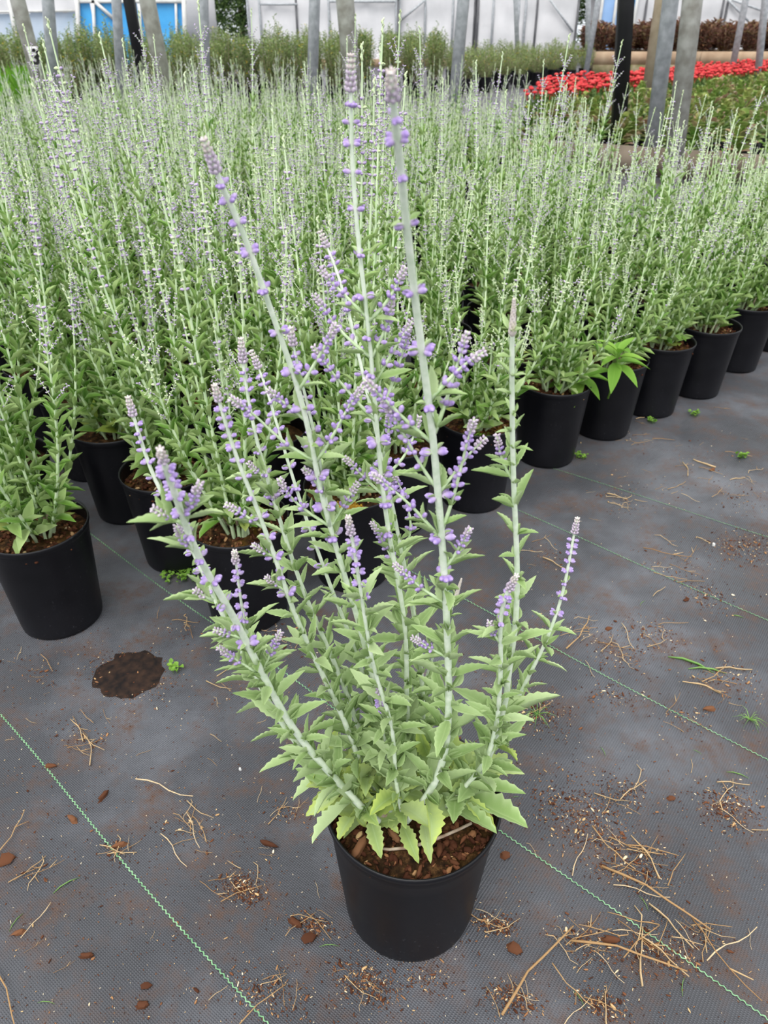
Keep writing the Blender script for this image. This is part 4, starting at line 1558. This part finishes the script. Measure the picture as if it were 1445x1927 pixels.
SEEDL = geo_mesh('leaf', leaf_geo(9, 0, .35, .2, .42, .03, .7, 0, .0, 2), SEED, True)
lv = [(a, el, L, hh) for a, el, L, hh in ((3.3, .1, .12, .6), (4.4, -.2, .12, .8), (5.2, .0, .11, .75), (.1, .1, .12, .8), (1.2, .5, .10, .9), (2.3, .5, .10, .9), (4.8, .7, .09, 1), (.6, .8, .08, 1), (2.9, .8, .08, 1), (3.9, .3, .09, .9), (5.8, .4, .09, .9))]
p = at_z(1150, 735, .30)
weed(p.x, p.y + .02, SOILZ, lv, 'bright green broad-leaved weed growing from the second pot of the right row', .17)
p = at_z(1085, 775, .27)
weed(.675, 2.40, SOILZ, lv[:7], 'lower green weed shoot leaning over the rim of the corner pot', .06)
rc = random.Random(3)
for (px, py, zz, lab, n) in ((345, 1078, 0, 'patch of tiny round-leaved seedlings on the dark mat between pots', 42), (1092, 862, 0, 'small green seedling beside the corner pot', 7), (1308, 782, 0, 'small green seedling cluster near the right row', 9), (1395, 862, 0, 'pale seedling rosette on the mat at right', 8), (330, 1262, 0, 'tiny seedling at the edge of the round dirt stain', 5), (1225, 795, 0, 'small weeds at the foot of the third pot', 6)):
    c = at_z(px, py, zz)
    r = empty('seedling_patch', c)
    tag(r, lab, 'weed')
    mb = MB()
    for k in range(n * 3):
        a, q_ = rc.uniform(0, 6.28), rc.uniform(0, .010 + .0013 * n)
        hh = rc.uniform(.006, .016)
        d = Vector((rc.uniform(-1, 1), rc.uniform(-1, 1), rc.uniform(.1, .5)))
        L = rc.uniform(.010, .016)
        pp = Vector((q_ * math.cos(a), q_ * math.sin(a), hh))
        tube(mb, [pp * .9 - Vector((0, 0, pp.z * .9)), pp], .0005, 3, cap=False)
        mb.piece(SMALL[0], frame(pp, d, Vector((0, 0, 1)), (L, L * .8, L)), rc.random(), 0)
    tag(mb.obj('seedling_leaves', SEED, r, True), kind='stuff')
# seedlings in pots
# grass strands
for (px, py, lab, n, sp) in ((1410, 1355, 'tuft of green grass clippings at the right picture edge', 16, .045), (1160, 1262, 'strands of green grass lying right of the dirt patch', 0, 0), (1010, 1345, 'sprawling grass tuft by the lower right stems', 14, .06)):
    if not n: continue
    c = at_z(px, py)
    r = empty('grass_tuft', c)
    tag(r, lab, 'grass')
    mb = MB()
    for k in range(n):
        a = rc.uniform(0, 6.28); L = rc.uniform(.5, 1) * sp
        d = Vector((math.cos(a), math.sin(a), 0))
        tube(mb, [(0, 0, .001), d * L * .5 + Vector((0, 0, .012)), d * L + Vector((0, 0, .003))], [.0012, .001, .0004], 4, (0, rc.random(), 0), flat=.5)
    tag(mb.obj('blades', GREENBIT, r), kind='stuff')

# ------------------------------------------------------------------ litter on the mat
def straw_mesh(seed, kinks=3, wid=.0016, flat=.5, fork=False):
    rr = random.Random(seed)
    mb = MB()
    pts = [Vector((-.5, 0, .03))]
    n = 5
    ang = 0
    for i in range(n):
        ang += rr.uniform(-.28, .28) * (1 if rr.random() < .6 else kinks * .6)
        pts.append(pts[-1] + Vector((math.cos(ang), math.sin(ang), 0)) / n)
        pts[-1].z = .03 + rr.uniform(0, .05)
    c = sum(pts, Vector()) / len(pts)
    pts = [p - Vector((c.x, c.y, 0)) for p in pts]
    w = wid * 10
    tube(mb, pts, [w * rr.uniform(.7, 1.1) * (1 - .4 * i / n) for i in range(n + 1)], 5, (0, rr.random(), 0), flat=flat)
    if fork:
        q_ = pts[3]
        tube(mb, [q_, q_ + Vector((.2, .14 * rr.choice((-1, 1)), .02))], [w * .6, w * .3], 4, (0, rr.random(), 0))
    return mb.mesh('straw_stalk', STRAW)


STRAWS = [straw_mesh(900 + i, rng_k, w_, fl, fk) for i, (rng_k, w_, fl, fk) in enumerate(((1, .0024, .6, False), (2, .0020, .5, True), (3, .0018, .7, False), (4, .0024, .5, False), (1, .0048, .3, False), (2, .0017, .8, True), (5, .0020, .6, True), (1, .0070, .25, False)))]


def lay(name, mesh, px, py, L, ang, label, group, cat='debris', wy=1.0, z=0.0):
    p = at_z(px, py)
    o = link(name, mesh)
    o.location = (p.x, p.y, z)
    o.rotation_euler = (0, 0, ang)
    o.scale = (L, L * wy, L * (.8 if name != 'bark_chip' else .25))
    tag(o, label, cat, group)
    return o


RL = random.Random(21)
clusters = [  # px, py, spread px, straws, crumbs, words
    (1185, 1625, 95, 16, 500, 'the large straw tangle right of the pot'), (1245, 1790, 90, 14, 420, 'the straw heap near the lower right thread'),
    (1110, 1775, 80, 8, 260, 'the bent straw bundle below right of the pot'), (1330, 1760, 50, 7, 60, 'the loose straws at the lower right edge'),
    (1370, 1520, 80, 6, 520, 'the brown clump up the right edge'), (1170, 1490, 60, 5, 200, 'the chip scatter right of the pot rim'),
    (460, 1672, 55, 6, 420, 'the dark mulch line left of the pot'), (150, 1385, 70, 9, 120, 'the straw pile on the left thread'),
    (220, 1600, 40, 6, 60, 'the knot of straw on the left green thread'), (360, 1560, 80, 11, 80, 'the broken straws left of the pot'),
    (540, 1530, 45, 5, 70, 'the straws beside the pot rim at left'), (60, 1640, 50, 4, 30, 'the twigs by the left edge stone'),
    (590, 1740, 45, 5, 150, 'the chips just left of the pot'), (690, 1850, 75, 6, 420, 'the chips under the front of the pot'),
    (500, 1870, 90, 6, 260, 'the chips at the bottom of the picture'), (930, 1740, 45, 4, 260, 'the crumbs just right of the pot'),
    (960, 1880, 60, 5, 260, 'the straw end at the bottom right of the pot'), (1130, 1890, 60, 4, 260, 'the dark chips at the bottom edge'),
    (1080, 1180, 60, 6, 90, 'the kinked straws beside the right stems'), (1170, 1230, 90, 5, 300, 'the bark drift below the right thread'),
    (1240, 1190, 70, 5, 220, 'the bark drift running down from the right thread'), (1280, 1060, 90, 9, 160, 'the straw line across the middle right thread'),
    (1160, 940, 60, 7, 150, 'the chip ring right of the tall stem'), (1240, 920, 80, 7, 80, 'the straws in the middle distance at right'),
    (1400, 940, 70, 8, 150, 'the straw drift toward the right edge'), (1030, 1050, 45, 4, 100, 'the shavings beside the tall right stem'),
    (1200, 830, 50, 8, 60, 'the straws at the foot of the right row pots'), (1330, 860, 90, 8, 60, 'the scattered straws far along the path'),
    (1370, 1280, 80, 8, 220, 'the mixed litter at mid right edge'), (1290, 1350, 60, 4, 120, 'the chips near the right thread'),
    (520, 1200, 60, 6, 120, 'the straws behind the left stems'), (330, 1190, 60, 4, 60, 'the twigs in the shade of the pots'),
    (240, 1270, 85, 0, 700, ''), (1090, 1530, 110, 0, 900, ''), (1010, 1340, 80, 2, 500, 'the brown crumbs by the right stems'),
    (1400, 1030, 70, 0, 600, ''), (1330, 1120, 60, 0, 260, ''), (1150, 1310, 60, 0, 160, ''), (800, 1840, 60, 0, 120, ''),
    (60, 1260, 60, 3, 60, 'the litter by the left pot'), (420, 1290, 60, 4, 20, 'the flat shavings below the left stems'),
]
cr = MB()
def crumb(px, py, big=1.0, pale=0.0):
    p = at_z(px, py)
    if (p.x - MAIN.x) ** 2 + (p.y - MAIN.y) ** 2 < .108 ** 2: return
    L = RL.uniform(.002, .0065) * big
    if RL.random() < .06: L *= 2.2
    p.z = .0005
    M = frame(p, Vector((RL.uniform(-1, 1), RL.uniform(-1, 1), RL.uniform(-.15, .15))), Vector((0, 0, 1)), (L, L * RL.uniform(.12, .5), L * .2))
    cr.piece(CHIPS[RL.randrange(8)], M, min(1, RL.random() ** 1.5 + pale))


for (px, py, sp, ns, nc, words) in clusters:
    th = RL.uniform(.3, .9)
    for _ in range(nc):
        u, w = RL.gauss(0, .45), RL.gauss(0, .3)
        crumb(px + sp * 1.15 * (u * math.cos(th) - w * math.sin(th)), py + sp * .8 * (u * math.sin(th) + w * math.cos(th)))
    for k in range(int(ns * 1.08 + .5)):
        x, y = px + RL.gauss(0, .42) * sp, py + RL.gauss(0, .32) * sp
        pp = at_z(x, y)
        if (pp.x - MAIN.x) ** 2 + (pp.y - MAIN.y) ** 2 < .13 ** 2: continue
        lay('straw_stalk', STRAWS[RL.randrange(8)], x, y, RL.uniform(.025, .085) * (1.2 if sp > 75 else 1), RL.uniform(-1.0, .9) + (2.2 if RL.random() < .25 else 0), 'dry straw stalk in ' + words, 'straws in ' + words, z=.001 * (k % 6))
for _ in range(5200):
    x, y = RL.uniform(-20, 1465), RL.uniform(1180, 1940)
    if x > 950: y = RL.uniform(800, 1940)
    crumb(x, y, .7, .1 if RL.random() < .5 else 0)
tag(cr.obj('bark_crumbs', CRUMB), 'loose brown bark crumbs and dust scattered over the black mat', 'debris', kind='stuff')
for k in range(48):
    x, y = RL.uniform(0, 1445), RL.uniform(1250, 1920)
    if x > 980 and RL.random() < .5: y = RL.uniform(850, 1250)
    pp = at_z(x, y)
    if (pp.x - MAIN.x) ** 2 + (pp.y - MAIN.y) ** 2 < .14 ** 2: continue
    lay('straw_stalk', STRAWS[RL.randrange(8)], x, y, RL.uniform(.012, .040), RL.uniform(-1.5, 1.5), 'short dry straw bit lying loose on the mat away from the clumps', 'loose straw bits on the mat')
for (x, y, L, ang, words) in ((15, 1880, .12, -1.05, 'forked brown twig at the lower left corner'), (25, 1570, .10, 1.1, 'thin twig standing by the left edge stone'),
                              (310, 1487, .14, .45, 'long pale straw left of the pot, rising to the right'), (405, 1681, .075, -.55, 'thick pale straw beside the dark mulch line'),
                              (70, 1735, .07, -1.2, 'curved straw near the left edge'), (1010, 1825, .20, .62, 'long straw running up right from the bottom edge'),
                              (1180, 1800, .19, -.42, 'long bowed straw under the pot on the right'), (1230, 1690, .20, -.78, 'long straw crossing toward the lower right thread'),
                              (1150, 1600, .11, -1.3, 'upright straw crossing the large tangle'), (1360, 1810, .15, -1.15, 'thin straw beside the right edge crossing another'),
                              (1375, 1780, .12, 1.25, 'thin straw forming a V with its neighbour at right'), (1075, 1860, .09, -1.2, 'curled brown stalk under the bundle'),
                              (1090, 1195, .15, .65, 'kinked straw right of the thin right stem'), (1255, 1045, .14, -.4, 'long straw crossing the middle right thread'),
                              (1290, 885, .10, 1.2, 'short upright straw on the far mat'), (1180, 1200, .10, -.75, 'straight straw below the right thread'),
                              (90, 1250, .08, -1.0, 'pale bent straw by the left pot')):
    lay('straw_stalk', STRAWS[(1, 5, 0, 4, 3, 1, 0)[RL.randrange(7)]], x, y, L, ang, words, None, z=.004)


def bigchip(seed):
    g_ = chip_geo(seed)
    g_[1][:, 1] = .08 + .09 * (seed % 5)
    return geo_mesh('bark_chip', g_, BARK, False)


BC = [bigchip(50 + i) for i in range(5)]
for (x, y, L, ang, wy, words) in ((12, 1618, .035, .3, .8, 'reddish lump of bark at the left edge'), (225, 1592, .035, .35, .35, 'oblong brown chip lying across the left thread'),
                                  (195, 1500, .035, 1.1, .28, 'narrow tan chip left of the thread'), (137, 1543, .030, -.6, .5, 'pale folded chip left of the thread'),
                                  (580, 1765, .028, .2, .8, 'round brown lump just left of the pot'), (555, 1738, .035, -.6, .35, 'tan sliver beside the lump left of the pot'),
                                  (968, 1785, .030, -.5, .7, 'dark brown chunk right of the pot bottom'), (950, 1610, .022, .4, .8, 'reddish chip on the right thread'),
                                  (1148, 1770, .035, -.1, .35, 'mossy oblong chip in the lower right'), (1335, 1335, .032, .1, .55, 'flat brown bark piece near the right thread'),
                                  (163, 1800, .030, 0, .3, 'pale chip at lower left'), (36, 1756, .025, .4, .5, 'dark red flake near the left edge'),
                                  (95, 1443, .03, .0, .4, 'tan chip beside the straw pile'), (1145, 1184, .022, .2, .7, 'round brown chip beside the straws'),
                                  (1262, 1503, .02, 0, .6, 'small brown chip up right'), (275, 1855, .02, 0, .7, 'tan nub low left'),
                                  (505, 1590, .04, -.35, .25, 'long brown sliver left of the pot rim'), (268, 1893, .025, 0, .5, 'yellow flake at the lower left'),
                                  (1290, 1130, .02, .3, .6, 'small dark chip above the right thread'), (1340, 885, .03, .5, .5, 'brown nut-like chip far right')):
    lay('bark_chip', BC[RL.randrange(5)], x, y, L, ang, words, None, wy=wy)
st_m = geo_mesh('white_pebble', chip_geo(77), WHITEP)
lay('white_pebble', st_m, 1342, 1027, .012, 0, 'tiny white pebble on the mat at the right', None, 'pebble')
lay('white_pebble', st_m, 452, 1449, .008, 0, 'tiny white pebble left of the lone plant', None, 'pebble')


def clip_mesh(seed):
    mb = MB()
    tube(mb, [(-.5, 0, .02), (-.2, .05, .06), (.15, .03, .05), (.5, -.08, .02)], [.02, .06, .06, .01], 5, (0, .4 + .1 * seed, 0), flat=.25)
    return mb.mesh('green_clipping', GREENBIT, True)


CL = [clip_mesh(i) for i in range(3)]
for (x, y, L, ang, words) in ((125, 1665, .05, .75, 'green leaf clipping low at left'), (30, 1735, .035, 1.3, 'upright green blade near the left edge'), (88, 1887, .03, 0, 'green sliver at the lower left'),
                              (970, 1500, .018, .2, 'pale green bit right of the rim'), (1212, 1700, .03, -1.2, 'green blade in the straw tangle'), (1388, 1458, .045, -.3, 'curved green stalk up at right'),
                              (1135, 1415, .028, -1.3, 'green blade above the brown crumbs'), (1312, 1415, .02, -.6, 'short yellow-green piece in the right litter'), (620, 1780, .035, .1, 'dark green leaf left of the pot base'),
                              (1208, 1135, .03, .9, 'green blade between the right threads'), (1300, 1250, .11, -.45, 'long green grass strand at right'), (1330, 1262, .09, -.1, 'second long grass strand at right'),
                              (1090, 1880, .03, -1, 'green blade at the bottom right'), (1285, 1855, .035, 1.2, 'green sprig beside the lower right thread'), (1388, 1160, .03, -.3, 'green sliver above the right edge litter')):
    lay('green_clipping', CL[RL.randrange(3)], x, y, L, ang, words, None, 'clipping')

# round dirt stain left by a pot
mb = MB()
c = at_z(245, 1268)
vs = [(0, 0, .0022)]
rr = random.Random(8)
for ring in (1, 2, 3):
    for j in range(36):
        a = 2 * math.pi * j / 36
        q_ = .082 * ring / 3 * (1 if ring < 3 else rr.uniform(.88, 1.1))
        vs.append((q_ * math.cos(a), q_ * math.sin(a), (.003 if ring < 3 else .0004) + rr.uniform(0, .0015) * (ring < 3)))
t = [[0, 1 + j, 1 + (j + 1) % 36] for j in range(36)]
q = [[1 + (i - 1) * 36 + j, 1 + i * 36 + j, 1 + i * 36 + (j + 1) % 36, 1 + (i - 1) * 36 + (j + 1) % 36] for i in (1, 2) for j in range(36)]
mb.add(vs, (0, .1, 0), t, q)
DIRT = plain('damp_dirt', (.010, .008, .008), (.035, .020, .014), 50, .9, .15, .6, .002)
o = mb.obj('dirt_patch', DIRT, None, True)
o.location = (c.x, c.y, 0)
tag(o, 'round patch of damp dark dirt left on the mat by a moved pot', 'dirt')
print('objects', len(bpy.data.objects))
